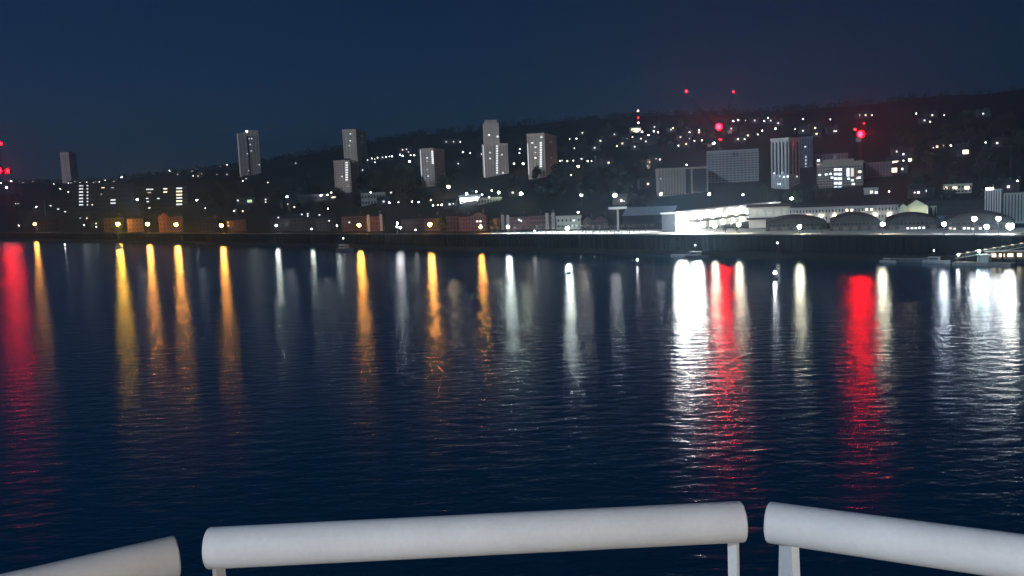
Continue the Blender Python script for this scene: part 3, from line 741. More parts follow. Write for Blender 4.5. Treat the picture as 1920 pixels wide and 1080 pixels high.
ADDED_HOOD = MB().box(-1.1, 1.1, -.28, .28, .10, .16).box(-1.1, 1.1, -.32, -.28, -.16, .16).box(-1.1, 1.1, .28, .32, -.16, .16).box(-1.14, -1.1, -.3, .3, -.16, .15).box(1.1, 1.14, -.3, .3, -.16, .15).mesh('added_hood', M_POLE)  # casing shaped to hide the added tube from the camera
for k in range(22):  # strip lights added only to brighten the apron
    for v_ in (6.0, 20.0):
        u_ = ue_apron(k, v_)
        t = thing('added_apron_light', 'added low strip light brightening the pale quay apron', 'lamp', bank_pt(u_, v_, QZ+.02), BRZ, 'added strip lights brightening the quay apron')
        link('pole', pole_mesh(3.2), t); link('lamp_tube', LB, t, (0, 0.35, 3.28)); link('added_hood', ADDED_HOOD, t, (0, 0.35, 3.28))
for px, py, c, h, l in ((1275, 403, 'f', 11, 'tall floodlight mast at the warehouse corner'), (1280, 424, 'f', 5, 'lower floodlight below the tall mast at the warehouse'), (1307, 424, 'f', 5, 'lower floodlight beside the loading canopy'),
                  (1340, 424, 'fy', 5, 'floodlight in front of the loading canopy middle'), (1385, 421, 'fy', 5, 'floodlight before the far loading bays'),
                  (1499, 425, 'fy', 4, 'white lamp before the shed nearest the warehouse'), (1655, 420, 'fy', 5, 'warm white lamp standing between two arched sheds'),
                  (1770, 420, 'fb', 5, 'bluish white lamp between arched sheds'), (1850, 425, 'fb', 4, 'bluish lamp on the yard edge before the last shed'), (1894, 424, 'f', 4, 'white lamp at the far corner of the last shed')):
    quay_lamp(px, py, c, l, None, 3.0 if px > 1450 else 8.0, 'flood_lamp', 1.55 if c == 'f' and px < 1400 else 1.0 if c == 'f' else .85)
for px, py, l in ((1827, 420, 'small white lamp on the last arched shed forecourt'), (1872, 411, 'small white lamp above the last shed')): lamp(px, py, 'b', l, None, 5, 'flood_lamp')
q_ = at_depth(1727, 401, 402); lamp_at((q_.x, q_.y, tz(q_.x, q_.y)), q_.z - tz(q_.x, q_.y) - .5, 'fy', 'lamp at the foot of the lime gabled house', None, 'flood_lamp', .6)
for px, py, c, h, l in ((977, 363, 'bg', 7, 'white lamp among the trees below the broad tower'), (935, 361, 'bg', 7, 'greenish white lamp beside the filling station trees'), (1090, 366, 'b', 7, 'lone white lamp above the flat building'),
    (1153, 366, 'b', 8, 'lone white lamp above the single-post canopy'), (1239, 364, 'b', 8, 'white lamp at the corner of the ribbed office block'), (1330, 364, 'b', 8, 'white lamp between the two large grey blocks'), (1393, 365, 'm', 8, 'small white lamp at the foot of the construction block'),
    (841, 350, 'bw', 6, 'warm white lamp at the foot of the slim tower'), (875, 363, 'b', 6, 'white lamp over the filling station'), (981, 307, 'bw', 6, 'warm lamp between the two right-hand towers'),
    (964, 307, 'mw', 6, 'smaller warm lamp next to the stepped tower'), (1084, 312, 'bw', 6, 'orange lamp below the lit hillside terrace'), (68, 388, 'b', 6, 'pinkish white lamp beside the grey-green slab'),
    (258, 374, 'b', 9, 'upper lamp of the glaring white pair by the slab blocks'), (263, 386, 'b', 6, 'lower lamp of the glaring white pair by the slab blocks'), (369, 375, 'b', 6, 'white lamp right of the broad-windowed slab'),
    (538, 369, 'b', 6, 'white lamp at the left end of the long low building'), (602, 366, 'b', 6, 'white lamp midway along the long low building'), (702, 367, 'bg', 6, 'lamp over the pale lit gable wall'),
    (228, 326, 'b', 6, 'bright lamp near the skyline above the long slab'), (12, 351, 'b', 7, 'white lamp below the left crane'), (2, 342, 'b', 7, 'white lamp under the red beacon pair'), (20, 338, 'b', 7, 'white lamp right beside the red beacon pair'),
    (1706, 300, 'bw', 6, 'orange lamp on the wooded slope'), (1484, 372, 'bg', 5, 'greenish lamp lighting a bush by the white finned tower'), (790, 290, 'b', 6, 'white lamp left of the slim tower top'), (768, 303, 'bw', 6, 'pinkish lamp on the park edge')):
    lamp(px, py, c, l, None, h, scale=1.6 if px in (258, 263, 12, 1153, 977, 841) else 1.0)
LANDMARKS = [(131, 'pinkish tower'), (300, 'slab blocks'), (470, 'pale grey tower'), (560, 'long low building'), (667, 'tall grey-beige tower'), (812, 'slim tower'), (930, 'stepped tower'), (1018, 'broad tower'), (1110, 'lit hillside terrace'), (1197, 'radio mast'),
             (1300, 'ribbed office block'), (1375, 'construction block'), (1470, 'white finned tower'), (1580, 'bright-windowed block'), (1680, 'red-brown block'), (1800, 'wooded slope')]
def near(px, py):
    n_ = min(LANDMARKS, key=lambda q: abs(q[0]-px))[1]
    return n_, ('high on the ridge above' if py < 262 else 'on the slope beside' if py < 340 else 'low on the flat ground near')
LP = 'white street lamp on the dark hillside among houses'; LG = 'white hillside street lamps'
mids = [(101,345),(113,354),(128,360),(163,342),(197,338),(217,346),(228,345),(240,345),(24,330),(318,312),(414,306),(426,306),(455,339),(558,367),(614,365),(621,361),(439,395),(545,415),(550,415),(35,423),(158,422),(181,427),
 (697,297),(708,296),(724,294),(735,293),(750,290),(755,292),(770,291),(777,291),(882,287),(868,285),(975,280),(1068,261),(1081,260),(1050,302),(1102,302),(1216,253),(1226,246),(1204,247),(1234,248),(1302,264),(1316,263),(1311,244),(1293,248),
 (1384,225),(1375,227),(1433,227),(1440,221),(1429,245),(1454,241),(1506,223),(1557,224),(1718,213),(1738,218),(1744,228),(1783,273),(730,380),(773,378),(785,379),(812,385),(821,384),(828,384),(893,359),(904,365),(917,370),(922,357),(1084,398),(695,361),(1287,309),(1908,339)]
for px, py in mids:
    n_, w_ = near(px, py); q_ = random.random(); lamp(px, py, 'mw' if q_ < .28 else 'm', ('warm' if q_ < .28 else 'white') + ' street lamp ' + w_ + ' the ' + n_, ('warm' if q_ < .28 else 'white') + ' street lamps ' + w_ + ' the ' + n_, 6.0, scale=random.uniform(.55, 1.05))
HL = 'small hillside house with a single lit window'; HG = 'hillside houses with a lit window'
smalls = [(36,333),(44,333),(61,333),(29,382),(35,382),(112,339),(128,343),(134,343),(139,339),(150,342),(174,342),(180,341),(186,341),(194,333),(215,340),(150,409),(163,409),(182,419),
 (319,318),(359,321),(379,326),(362,330),(370,330),(332,327),(385,390),(453,396),(458,391),(407,327),(424,327),(463,335),(502,342),(553,306),(498,374),(498,379),(538,383),(554,388),(615,391),(558,412),
 (691,300),(703,298),(714,295),(719,295),(730,293),(753,281),(764,280),(766,285),(678,319),(685,315),(703,304),(835,266),(849,266),(863,266),(901,289),(861,307),(715,361),(731,361),(717,378),(747,379),(805,375),(843,383),(850,382),
 (996,253),(1092,249),(1077,278),(1117,277),(1128,264),(1157,274),(1167,269),(1178,261),(1186,257),(1190,275),(1150,252),(974,287),(1057,301),(1088,298),(1109,302),(1128,301),(1141,305),(1071,328),(964,361),(1162,376),(1170,377),
 (1227,238),(1200,260),(1189,267),(1213,265),(1258,243),(1262,240),(1278,257),(1287,252),(1293,260),(1313,248),(1321,246),(1272,273),(1284,270),(1371,241),(1398,226),(1413,226),(1447,226),(1421,252),(1459,231),(1386,261),(1396,261),(1400,254),
 (1230,299),(1237,299),(1231,329),(1212,345),(1535,233),(1526,240),(1508,245),(1491,242),(1531,251),(1562,246),(1568,246),(1611,216),(1623,216),(1635,216),(1731,226),(1748,216),(1770,216),(1839,213),(1846,213),(1750,277),(1757,275),(1765,273),(1848,267),(1873,268),
 (1697,289),(1694,301),(1682,284),(1688,317),(1715,361),(1718,361),(1735,358),(1667,359),(1895,350),(1066,302),(1075,301)]
warm = {(1066,302),(1075,301),(1688,317),(1200,260),(1750,277)}
for i, (px, py) in enumerate(smalls):
    n_, w_ = near(px, py)
    if i % 3 == 0: lamp(px, py, random.choice(('s', 's', 'sw', 'd')), 'small dim street lamp ' + w_ + ' the ' + n_, 'small dim lamps ' + w_ + ' the ' + n_, 5.0, scale=random.uniform(.7, 1.2))
    else: house_light(px, py, i % 3, E_WINW if (px, py) in warm or random.random() < .35 else E_WIN, ('rendered', 'brick', 'pebble-grey')[i % 3] + ' house with one lit window ' + w_ + ' the ' + n_, 'lit houses ' + w_ + ' the ' + n_, 1.5, 1.4)
HLW = 'house on the wooded slope with a warm lit window'; HGW = 'warm lit houses on the wooded slope'
for px, py in ((1676, 306), (1676, 319), (1807, 280), (1807, 285), (1803, 282)): house_light(px, py, 1, E_WINW, HLW, HGW, 4.0, 3.0)
b = slab('yellowish lit facade with three bright bays under the wooded slope', 1768, 1822, 1822, 346, 360, mat('lit_cream', (0.5, 0.48, 0.34), .9), RAD(0), 2, 8, name='villa')
b.lit([(1773, 352), (1790, 353), (1813, 352)], 2.6, 2.6, E_WINW)
b = slab('narrow block with a warm lit stair column on the slope', 1202, 1232, 1232, 300, 324, M_BR[2], RAD(0), 4, 6, name='small_block')
b.lit(rows(1216, 301, 315, 4), 2.6, 2.4, E_WINW)
b = slab('floodlit yellowish hall beneath the radio mast', 1181, 1202, 1202, 239, 249, mat('lit_cream', (0, 0, 0)), RAD(0), 2, 6, name='hall')
b.lit([(1187, 243), (1193, 242), (1198, 243), (1190, 246), (1195, 246)], 3.6, 3.0, E_WINW)
b = slab('small house roof glowing faintly between the large blocks', 1429, 1442, 1442, 302, 318, M_BIG[4], RAD(0), 2, 4, name='small_block', Y=760); b.lit([(1436, 309)], 2.0, 1.4, E_WINP)

# ================================================================== CRANES, MAST
M_CRANE = mat('crane_steel', (0.016, 0.015, 0.015), .6, .1, .5)
def beacon_mat(name, s_): return emit(name, (1.0, 0.0005, 0.0014), s_, True)
def lattice(mb, p0, p1, wd, n):
    p0 = Vector(p0); p1 = Vector(p1); d = (p1-p0).normalized(); a = d.orthogonal().normalized()*wd/2; c = d.cross(a).normalized()*wd/2
    cs = [a+c, a-c, -a-c, -a+c]
    for q in cs: mb.tube(p0+q, p1+q, .09, .09, 4)
    for i in range(n):
        s0, s1 = p0+(p1-p0)*i/n, p0+(p1-p0)*(i+1)/n
        for j in range(4): mb.tube(s0+cs[j], s1+cs[(j+1) % 4], .05, .05, 3)
def added_hood(c, r, t):  # added shield keeping the red light off nearby towers and hillside
    """open tube round a beacon, its mouth to the river"""
    c = Vector(c); m_ = MB(); R_ = r*1.12; n_ = 14
    for (y0, y1, ra, rb) in ((-1.25*r, 1.0*r, R_, R_), (1.0*r, 1.05*r, R_, 0.02)):
        for i in range(n_):
            a0, a1 = 2*math.pi*i/n_, 2*math.pi*(i+1)/n_
            m_.quad((c.x+ra*math.cos(a0), c.y+y0, c.z+ra*math.sin(a0)), (c.x+ra*math.cos(a1), c.y+y0, c.z+ra*math.sin(a1)), (c.x+rb*math.cos(a1), c.y+y1, c.z+rb*math.sin(a1)), (c.x+rb*math.cos(a0), c.y+y1, c.z+rb*math.sin(a0)))
    return m_.build('added_beacon_hood', M_CRANE, t)
def crane(label, top, tip, tail, red, strength, r, white=None):
    """tower crane: mast under top, luffing jib up to tip, short counter jib"""
    base = Vector((top.x, top.y, tz(top.x, top.y))); t = thing('tower_crane', label, 'crane', base)
    T_ = top - base
    mb = MB(); lattice(mb, (0,0,0), (0,0,T_.z-1.5), 1.8, int(T_.z/2.5)); mb.build('mast', M_CRANE, t)
    mb = MB(); J = tip - base; lattice(mb, (0,0,T_.z-3), tuple(J), 1.2, 18); mb.build('jib', M_CRANE, t)
    mb = MB(); back = Vector((-(J.x), -(J.y), 0)).normalized()*9; lattice(mb, (0,0,T_.z-3), (back.x, back.y, T_.z-2.5), 1.3, 4); mb.build('counter_jib', M_CRANE, t)
    MB().box(back.x-1.5, back.x+1.5, back.y-1, back.y+1, T_.z-5.5, T_.z-3).build('counterweight', M_CONC, t)
    MB().box(.8, 2.4, -1, 1, T_.z-5, T_.z-2.6).build('cab', M_CRANE, t)
    mb = MB(); mb.tube((0,0,T_.z-1.5), (0,0,T_.z-r), .12); mb.build('beacon_post', M_CRANE, t)
    MB().ball((0,0,T_.z), r, 10, 7).build('beacon', red, t, True); added_hood((0,0,T_.z), r, t)
    MB().ball(tuple(J + Vector((0,0,.4))), r*strength, 8, 6).build('beacon', red, t, True)
    if white: MB().ball(tuple(white - base), .8, 8, 6).build('work_light', E_HEAD['b'], t, True)
    return t
RED = beacon_mat('red_beacon', 430)
RED2 = beacon_mat('red_beacon_tip', 300)
c = crane('tower crane with red beacons rising behind the construction block', at_depth(1347, 238, 715), at_depth(1287, 172, 715), None, RED, .32, 2.3, at_depth(1338, 269, 714))
c2 = crane('second tower crane whose jib tip beacon shows over the construction block', at_depth(1350, 262, 755), at_depth(1375, 173, 750), None, RED2, .8, .7)
c3 = crane('tower crane with a strong red beacon above the red-brown block', at_depth(1612, 252, 645), at_depth(1620, 232, 670), None, RED, .10, 2.3)
MB().ball(tuple(at_depth(1603, 243, 645) - c3.location), .7, 8, 6).build('beacon', RED, c3); added_hood(at_depth(1603, 243, 645) - c3.location, .7, c3)
c4 = crane('tower crane with paired red beacons near the low end of the ridge', at_depth(1, 320, 1350), at_depth(2, 270, 1350), None, beacon_mat('red_beacon_far', 150), .4, 4.0)
MB().ball(tuple(at_depth(16, 321, 1350) - c4.location), 3.4, 8, 6).build('beacon', MATS['red_beacon_far'], c4); added_hood(at_depth(16, 321, 1350) - c4.location, 3.4, c4); MB().tube(tuple(at_depth(1, 325, 1350) - c4.location), tuple(at_depth(16, 325, 1350) - c4.location), .4).build('beacon_arm', M_CRANE, c4)
p = hit(1197, 240); base = Vector((p.x, p.y, tz(p.x, p.y)))
t = thing('radio_mast', 'slim radio mast with two red lamps on the ridge', 'mast', base)
topz = at_depth(1196, 208, p.y).z - base.z
mb = MB(); lattice(mb, (0,0,0), (0,0,topz), 1.4, 12); mb.build('lattice', M_CRANE, t)
for z_, mm in ((topz, E_HEAD['p']), (topz-8, beacon_mat('red_small', 8)), (topz-14, E_HEAD['p'])): MB().ball((0,-.9,z_), 1.0, 8, 6).build('aircraft_lamp', mm, t, True)

# ================================================================== BOATS, PONTOONS, BUOYS
M_HULLD = mat('hull_dark', (0.05, 0.055, 0.07), .5, .2, .5); M_HULLW = mat('hull_white', (0.34, 0.34, 0.33), .4, .08, .5); M_DECK = mat('boat_deck', (0.22, 0.2, 0.17), .8, .2, .5)
def hull(L_, Wd, H_, m, parent, name='hull'):
    mb = MB(); st = [(-.5, .85, 0), (-.3, 1, 0), (.1, 1, 0), (.32, .75, .12), (.5, .05, .35)]
    k0 = 0
    for (x, wf, up) in st:
        for (y, z) in ((-wf*.5, H_*(1+up)), (-wf*.42, 0.1), (0, -.5), (wf*.42, .1), (wf*.5, H_*(1+up))): mb.v.append((x*L_, y*Wd, z))
    n = 5
    for i in range(len(st)-1):
        for j in range(4): mb.f.append((i*n+j, i*n+j+1, (i+1)*n+j+1, (i+1)*n+j))
        mb.f.append((i*n+4, i*n, (i+1)*n, (i+1)*n+4))
    mb.f.append((0,1,2,3,4)[::-1]); mb.f.append(tuple(20+q for q in range(5)))
    return mb.build(name, m, parent)
def boat(label, px, py, L_, rz, hm, cabin=True, light=None, ls=.25, name='moored_boat', cat='boat'):
    p = on_plane(px, py, 0); t = thing(name, label, cat, (p.x, p.y, 0), rz)
    hull(L_, L_*.3, L_*.11, hm, t)
    if cabin:
        MB().box(-L_*.28, L_*.1, -L_*.1, L_*.1, L_*.1, L_*.24).build('cabin', M_HULLW, t); MB().box(-L_*.25, L_*.07, -L_*.105, -L_*.1, L_*.16, L_*.21).build('cabin_window', M_DARKWIN, t)
        MB().box(-L_*.3, L_*.13, -L_*.12, L_*.12, L_*.24, L_*.255).build('cabin_roof', M_HULLW, t)
        MB().tube((-L_*.1, 0, L_*.25), (-L_*.1, 0, L_*.48), .07).build('mast', M_POLE, t)
    if light: MB().ball((-L_*.1, 0, L_*.48+.2), ls, 8, 6).build('mast_lamp', light, t, True)
    return t
BA = BRZ
boat('white boat moored below the strong yellow lamp', 224, 465, 12, BA, M_HULLW)
boat('low dark boat with a faint lamp moored off the terraces', 648, 471, 16, BA, M_HULLD, True, E_HEAD['s'], .3)
boat('dark workboat with two mast lamps off the warehouse', 1308, 484, 11, BA, M_HULLD, True, E_HEAD['m'], .22)
boat('pale open boat beside the dark workboat', 1276, 481, 9, BA, M_HULLW, False)
boat('long flat barge moored by the landing stage', 1704, 492, 13, BA+.1, mat('barge_grey', (0.10, 0.10, 0.11), .7, .2, .4), False, name='barge', cat='barge')
boat('small white cabin boat at the barge end', 1666, 492, 6, BA, M_HULLW)
boat('white cabin cruiser lying at the landing stage', 1756, 494, 9, BA, M_HULLW, True, E_HEAD['m'], .2)
def buoy(label, px, py, e, r):
    p = on_plane(px, py, 0); t = thing('lit_buoy', label, 'buoy', (p.x, p.y, 0))
    MB().tube((0,0,-.5), (0,0,.7), .9, .8, 12).build('float', M_HULLD, t); mb = MB()
    for k in range(4):
        a = k*math.pi/2; mb.tube((.6*math.cos(a), .6*math.sin(a), .7), (.12*math.cos(a), .12*math.sin(a), 1.7), .05, .05, 5)
    mb.build('cage', M_POLE, t); MB().ball((0,0,1.75+r), r, 8, 6).build('buoy_lamp', e, t, True)
buoy('added lit float imitating the quay lamp reflection on the river', 1067, 513, E_HEAD['m'], .75)  # added glowing ball imitates the mirrored blob of the quay lamp
buoy('buoy with a faint white lamp near the warehouse', 1195, 497, E_HEAD['m'], .35)
buoy('buoy with a white lamp off the arched sheds', 1453, 524, E_HEAD['b'], .42)
buoy('tiny lit buoy near the terraces on the left', 122, 463, E_HEAD['m'], .45)
# landing stage with sloping gangway
p = on_plane(1790, 496, 0); q = on_plane(1900, 499, 0); L_, rz = frame_from(p, q)
t = thing('landing_stage', 'floating landing stage with a sloping gangway and green-white lamp', 'pontoon', (p.x, p.y, 0), rz)
MB().box(0, L_, -2.5, 2.5, -.3, 1.0).build('pontoon', M_DECK, t)
for k in range(5): MB().tube((2+k*L_*.22, 2.9, -1), (2+k*L_*.22, 2.9, 4.2), .35, .3, 10).build('pile', ft, t)
mb = MB(); g0 = Vector((L_*.0, 1.5, 2.0)); g1 = Vector((L_*1.25, 7, 6.4))
for s_ in (-1.1, 1.1):
    for dz in (0, 1.3): mb.tube(g0+Vector((0, s_, dz)), g1+Vector((0, s_, dz)), .08, .08, 5)
    for i in range(12):
        a_ = g0+(g1-g0)*i/12+Vector((0, s_, 0)); c_ = g0+(g1-g0)*(i+1)/12+Vector((0, s_, 1.3)); mb.tube(a_, c_, .05, .05, 4)
mb.build('gangway_truss', mat('gangway_paint', (0.5, 0.48, 0.42), .6), t)
mb = MB(); mb.quad(g0+Vector((0,-1.1,0)), g1+Vector((0,-1.1,0)), g1+Vector((0,1.1,0)), g0+Vector((0,1.1,0))); mb.build('gangway_deck', M_DECK, t)
for i in range(9):
    a_ = g0+(g1-g0)*(i+.5)/9 + Vector((0, -1.25, 1.45)); MB().box(a_.x-.5, a_.x+.5, a_.y-.06, a_.y+.06, a_.z-.06, a_.z+.06).build('gangway_lamp', emit('gangway_lamp', (1.0, .72, .42), 2.2, True), t)
MB().box(L_*.42, L_*.62, -1.5, 1.2, 1.0, 3.4).build('shelter', M_HULLW, t); MB().box(L_*.40, L_*.64, -1.8, 1.5, 3.4, 3.6).build('shelter_roof', M_HULLW, t)
MB().tube((L_*.47, -2.2, 1), (L_*.47, -2.2, 4.4), .08).build('lamp_post', M_POLE, t); MB().ball((L_*.47, -2.2, 4.8), .38, 8, 6).build('lamp_head', emit('lamp_teal', (0.62, 1.0, 0.86), 160, True), t, True)
MB().tube((2, -2.2, 1), (2, -2.2, 3.2), .08).build('lamp_post', M_POLE, t); MB().ball((2, -2.2, 3.5), .3, 8, 6).build('lamp_head', E_HEAD['b'], t, True)
p = on_plane(1900, 494, 0); t = thing('houseboat', 'houseboat with warm lit cabin windows by the gangway', 'boat', (p.x, p.y, 0), BA+.45)
hull(22, 5, 1.6, M_HULLD, t); MB().box(-8, 6, -1.8, 1.8, 1.6, 4.0).build('cabin', mat('cabin_brown', (0.25, 0.15, 0.09), .7), t)
for k in range(5): MB().box(-7+k*2.5, -5.4+k*2.5, -1.9, -1.8, 2.4, 3.5).build('cabin_window', E_WINW, t)
MB().box(-8.4, 6.4, -2.1, 2.1, 4.0, 4.2).build('cabin_roof', M_HULLW, t)
# navigation post
p = on_plane(1458, 486, 0); t = thing('mooring_post', 'timber mooring post carrying a small white lamp', 'post', (p.x, p.y, 0))
for a in range(3): MB().tube((math.cos(a*2.1)*1.2, math.sin(a*2.1)*1.2, -1), (math.cos(a*2.1)*.3, math.sin(a*2.1)*.3, 6.0), .25, .2, 8).build('pile', ft, t)
MB().ball((0,0,6.4), .3, 8, 6).build('lamp_head', E_HEAD['m'], t, True)
# rubble mound on the bank
p = on_plane(1578, 450, QZ-3); t = thing('rubble_mound', 'pale mound of rubble on the river wall before the arched sheds', 'rubble', (p.x, p.y, 2.5))
for k in range(26):
    a, rr = random.uniform(0, 6.28), random.uniform(0, 4.5); s_ = random.uniform(.6, 1.5)
    mb = MB().ball((rr*math.cos(a)*1.5, rr*math.sin(a)*.6, (4.5-rr)*1.1), s_, 6, 4, .7); mb.build('boulder', mat('rubble', (0.34, 0.33, 0.3), .95, .3, .5), t)

# ================================================================== TREES
def wood(x0, x1, y0, y1, n, h0, h1, label, group, skip=None):
    k = 0
    for _ in range(n*3):
        if k >= n: break
        px, py = random.uniform(x0, x1), random.uniform(y0, y1)
        if skip and skip(px, py): continue
        p = hit(px, py)
        if p is None: continue
        if tree((p.x, p.y, tz(p.x, p.y)-.2), random.uniform(h0, h1), label, group): k += 1
wood(655, 850, 322, 395, 46, 10, 17, 'dark park tree below the slim tower', 'park trees below the slim tower')
wood(955, 1225, 325, 392, 48, 9, 15, 'dark tree on the slope below the broad tower', 'trees below the broad tower')
wood(1680, 1915, 235, 345, 44, 10, 17, 'dark tree in the wood on the steep slope', 'trees on the steep wooded slope')
wood(20, 100, 345, 400, 16, 9, 15, 'dark tree beside the grey-green slab', 'trees beside the grey-green slab')
wood(380, 640, 330, 398, 44, 9, 14, 'dark tree on the slope under the pale grey tower', 'trees under the pale grey tower')
wood(1430, 1560, 372, 392, 12, 7, 11, 'dark tree at the foot of the office towers', 'trees at the foot of the office towers')
wood(1700, 1900, 350, 388, 16, 8, 13, 'dark tree behind the lime gabled house', 'trees behind the lime gabled house')
wood(900, 1420, 240, 300, 40, 9, 14, 'dark tree high on the ridge among house lights', 'trees high on the ridge')
for px, h in ((826, 9), (833, 6.5)):
    Yq = qd(px)+5; q_ = at_depth(px, 432, Yq); tree((q_.x, q_.y, QZ), h, 'pale green tree beside the orange lamp on the quay', 'pale trees by the orange lamp', 1, False)
for px, h in ((625, 4.5), (638, 4), (212, 7), (231, 6.5), (405, 6), (425, 6), (1540, 5), (1360, 4), (1382, 4.5)):
    Yq = qd(px, 438)+4; q_ = at_depth(px, 436, Yq); tree((q_.x, q_.y, QZ), h, 'small round tree at the quay edge close to a lamp', 'small quayside trees', 3, False)
q_ = hit(1476, 380); tree((q_.x, q_.y, tz(q_.x, q_.y)), 8, 'yellow-green lit bush by the white finned tower', None, 1, False)
# unbroken far wood along the ridge
mb = MB()
for k in range(1500):
    a = math.tan(random.uniform(-.66, .60)); db = 477/(1+1.05*max(a, -.75)); yy = db + 1300 + random.uniform(-260, 60); xx = a*yy
    if a < -.72: continue
    zz = tz(xx, yy); hh = random.uniform(5, 11); rr = random.uniform(3, 5.5)
    for _ in range(26):
        d = Vector(rng.normal(size=3)).normalized(); q = Vector((xx, yy, zz+hh*.6)) + Vector((d.x*rr, d.y*rr, d.z*hh*.5))
        t_ = Vector(rng.normal(size=3)).normalized()*random.uniform(.7, 1.6); b_ = t_.orthogonal().normalized()*random.uniform(.6, 1.3)
        mb.quad(q-t_, q-b_, q+t_, q+b_)
o = mb.build('ridge_wood', M_LEAF[0]); struct(o, 'stuff'); o['label'] = 'far dark wood along the hill ridge'; o['category'] = 'wood'

# ================================================================== SHIP: deck, bulkhead, rails, deck lamps
def ship_paint():
    m = bpy.data.materials.new('ship_white_paint'); m.use_nodes = True; n = m.node_tree; b = n.nodes['Principled BSDF']
    tc = n.nodes.new('ShaderNodeTexCoord'); b.inputs['Specular IOR Level'].default_value = 0.35
    def noise(sc, det, ro=.55):
        q = n.nodes.new('ShaderNodeTexNoise'); q.inputs['Scale'].default_value = sc; q.inputs['Detail'].default_value = det; q.inputs['Roughness'].default_value = ro
        n.links.new(tc.outputs['Object'], q.inputs['Vector']); return q
    big, fine, chip = noise(7, 6), noise(90, 4, .7), noise(26, 8, .75)
    r1 = n.nodes.new('ShaderNodeValToRGB'); e = r1.color_ramp.elements
    e[0].position = .32; e[0].color = (0.66, 0.655, 0.64, 1); e[1].position = .66; e[1].color = (0.73, 0.725, 0.71, 1)
    n.links.new(big.outputs['Fac'], r1.inputs['Fac'])
    r2 = n.nodes.new('ShaderNodeValToRGB'); e = r2.color_ramp.elements
    e[0].position = .3; e[0].color = (.92, .92, .92, 1); e[1].position = .7; e[1].color = (1, 1, 1, 1); n.links.new(fine.outputs['Fac'], r2.inputs['Fac'])
    mu = n.nodes.new('ShaderNodeMix'); mu.data_type = 'RGBA'; mu.blend_type = 'MULTIPLY'; mu.inputs['Factor'].default_value = 1
    n.links.new(r1.outputs['Color'], mu.inputs['A']); n.links.new(r2.outputs['Color'], mu.inputs['B'])
    r3 = n.nodes.new('ShaderNodeValToRGB'); e = r3.color_ramp.elements; e[0].position = .70; e[0].color = (0, 0, 0, 1); e[1].position = .745; e[1].color = (.7, .7, .7, 1)
    n.links.new(chip.outputs['Fac'], r3.inputs['Fac'])
    mc = n.nodes.new('ShaderNodeMix'); mc.data_type = 'RGBA'; mc.inputs['B'].default_value = (0.30, 0.22, 0.16, 1)
    n.links.new(r3.outputs['Color'], mc.inputs['Factor']); n.links.new(mu.outputs['Result'], mc.inputs['A']); n.links.new(mc.outputs['Result'], b.inputs['Base Color'])
    b.inputs['Roughness'].default_value = .62
    bp = n.nodes.new('ShaderNodeBump'); bp.inputs['Strength'].default_value = .35; bp.inputs['Distance'].default_value = .002; n.links.new(fine.outputs['Fac'], bp.inputs['Height']); n.links.new(bp.outputs['Normal'], b.inputs['Normal'])
    return m
M_SHIP = ship_paint()
DZ = CAM.z - 1.72
struct(MB().box(-6, 6, -6, 2.1, DZ-.25, DZ).build('ship_deck', mat('deck_coating', (0.18, 0.22, 0.22), .7, .1, 2.0)))
bk = thing('deck_bulkhead', 'white ship bulkhead behind the open deck', 'bulkhead', (0, -3.2, DZ))
MB().box(-6, 6, -.1, 0, 0, 2.7).build('plating', M_SHIP, bk)
for k in range(7): MB().box(-5.4+k*1.8, -5.3+k*1.8, 0, .05, .05, 2.65).build('stiffener', M_SHIP, bk)
def rail_point(px, py, drop=0.665):
    return on_plane(px, py, CAM.z - drop)
def rail(label, pa, pb, extend=0.0, ext_a=0.0):
    a, b_ = Vector(pa), Vector(pb); d = (b_-a).normalized(); b2 = b_ + d*extend; a2 = a - d*ext_a
    t = thing('guard_rail', label, 'railing', (a2.x, a2.y, DZ))
    off = Vector((a2.x, a2.y, DZ)); R_ = .040; n = 40; bev = .004
    mb = MB(); A_, B_ = a2-off, b2-off; Lr = (B_-A_).length
    x = d.orthogonal().normalized(); y = d.cross(x)
    prof = [(0, 0.0), (0, R_-bev), (bev*.4, R_-bev*.3), (bev, R_), (Lr-bev, R_), (Lr-bev*.4, R_-bev*.3), (Lr, R_-bev), (Lr, 0.0)]
    for (s_, r_) in prof:
        for i in range(n):
            th = 2*math.pi*i/n; q = A_ + d*s_ + (x*math.cos(th)+y*math.sin(th))*max(r_, 1e-4); mb.v.append(tuple(q))
    for k in range(len(prof)-1):
        for i in range(n):
            j = (i+1) % n; mb.f.append((k*n+i, k*n+j, (k+1)*n+j, (k+1)*n+i))
    mb.build('handrail', M_SHIP, t, True)
    return t, A_, B_, d
def flat_post(t, P, d, w0, w1, th, turn=0.0):
    """flat bar post standing on the deck, its broad side across the rail"""
    dn = Vector((-d.y, d.x, 0)); c, s_ = math.cos(turn), math.sin(turn)
    e1 = (dn*c + d*s_); e2 = (d*c - dn*s_)
    zt = P.z - .034; mb = MB()
    for z, w_ in ((0.0, w1), (zt, w0)):
        for (i, j) in ((-1,-1),(1,-1),(1,1),(-1,1)):
            q = Vector((P.x, P.y, 0)) + e1*(i*w_/2) + e2*(j*th/2); mb.v.append((q.x, q.y, z))
    mb.f += [(0,3,2,1),(4,5,6,7),(0,1,5,4),(1,2,6,5),(2,3,7,6),(3,0,4,7)]
    mb.build('post', M_SHIP, t)
    MB().box(P.x-.06, P.x+.06, P.y-.06, P.y+.06, 0, .012).build('foot_plate', M_SHIP, t)
pA, pB = rail_point(390, 1028), rail_point(1393, 978)
t, a_, b_, d_ = rail('straight white tubular ship rail between two gaps', pA, pB)
flat_post(t, a_ + d_*.018, d_, .024, .024, .010, .5); flat_post(t, b_ - d_*.020, d_, .022, .022, .008, -.65)
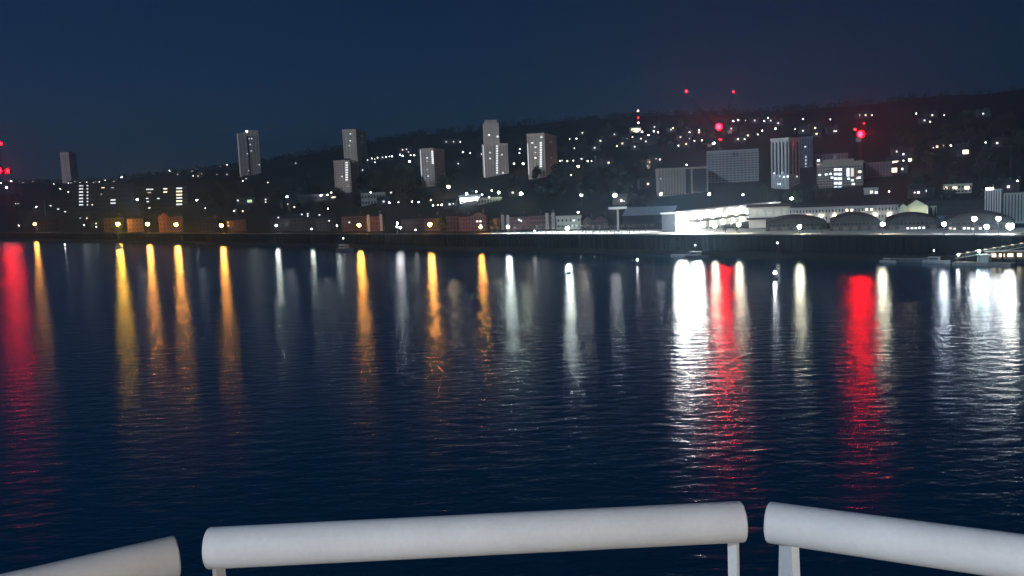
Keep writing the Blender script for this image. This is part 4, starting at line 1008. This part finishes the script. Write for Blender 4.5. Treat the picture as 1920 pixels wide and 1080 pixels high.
for dz in (.36, .68): MB().tube(a_+d_*.02-Vector((0,0,dz)), b_-d_*.02-Vector((0,0,dz)), .014, .014, 12).build('lower_bar', M_SHIP, t)
pA, pB = rail_point(332, 1043), rail_point(0, 1121)
t, a_, b_, d_ = rail('white ship rail angling back on the port side of the straight one', pA, pB, .9)
flat_post(t, a_ + d_*.05, d_, .05, .05, .016, 0); flat_post(t, b_ + d_*.6, d_, .05, .05, .016, 0)
for dz in (.36, .68): MB().tube(a_+d_*.02-Vector((0,0,dz)), b_-Vector((0,0,dz)), .014, .014, 12).build('lower_bar', M_SHIP, t)
pA, pB = rail_point(1440, 979), rail_point(1920, 1046)
t, a_, b_, d_ = rail('white ship rail with a tapered plate post angling back at the wider gap', pA, pB, .9)
flat_post(t, a_ + d_*.040, d_, .045, .16, .016, -.75); flat_post(t, b_ + d_*.6, d_, .05, .05, .016, 0)
for dz in (.36, .68): MB().tube(a_+d_*.02-Vector((0,0,dz)), b_-Vector((0,0,dz)), .014, .014, 12).build('lower_bar', M_SHIP, t)
# deck lamps on the bulkhead behind the viewer
for x in (-1.6, 1.6):
    t = thing('deck_lamp', 'white bulkhead deck lamp on the ship', 'lamp', (x, -3.2, DZ+2.05), 0, 'bulkhead deck lamps')
    MB().box(-.34, .34, 0, .06, -.14, .14).build('housing', M_SHIP, t)
    MB().box(-.30, .30, .06, .11, -.10, .10).build('lens', emit('deck_lamp_lens', (1.0, .88, .79), 155, True), t)
print('TREES', TREES, 'OBJ', len(bpy.data.objects))

# ================================================================== NIGHT HAZE
HAZE = 0.00030
hz = MB().box(-3700, 2300, -700, 4600, -4, 330).build('haze', None); struct(hz, 'stuff'); hz['label'] = 'thin night haze over the river'; 
hm = bpy.data.materials.new('night_haze'); hm.use_nodes = True; n = hm.node_tree; n.nodes.remove(n.nodes['Principled BSDF'])
pv = n.nodes.new('ShaderNodeVolumePrincipled'); pv.inputs['Color'].default_value = (0.40, 0.68, 1.0, 1); pv.inputs['Density'].default_value = HAZE; pv.inputs['Anisotropy'].default_value = 0.78
n.links.new(pv.outputs['Volume'], n.nodes['Material Output'].inputs['Volume']); hz.data.materials.append(hm)
hz.display_type = 'WIRE'
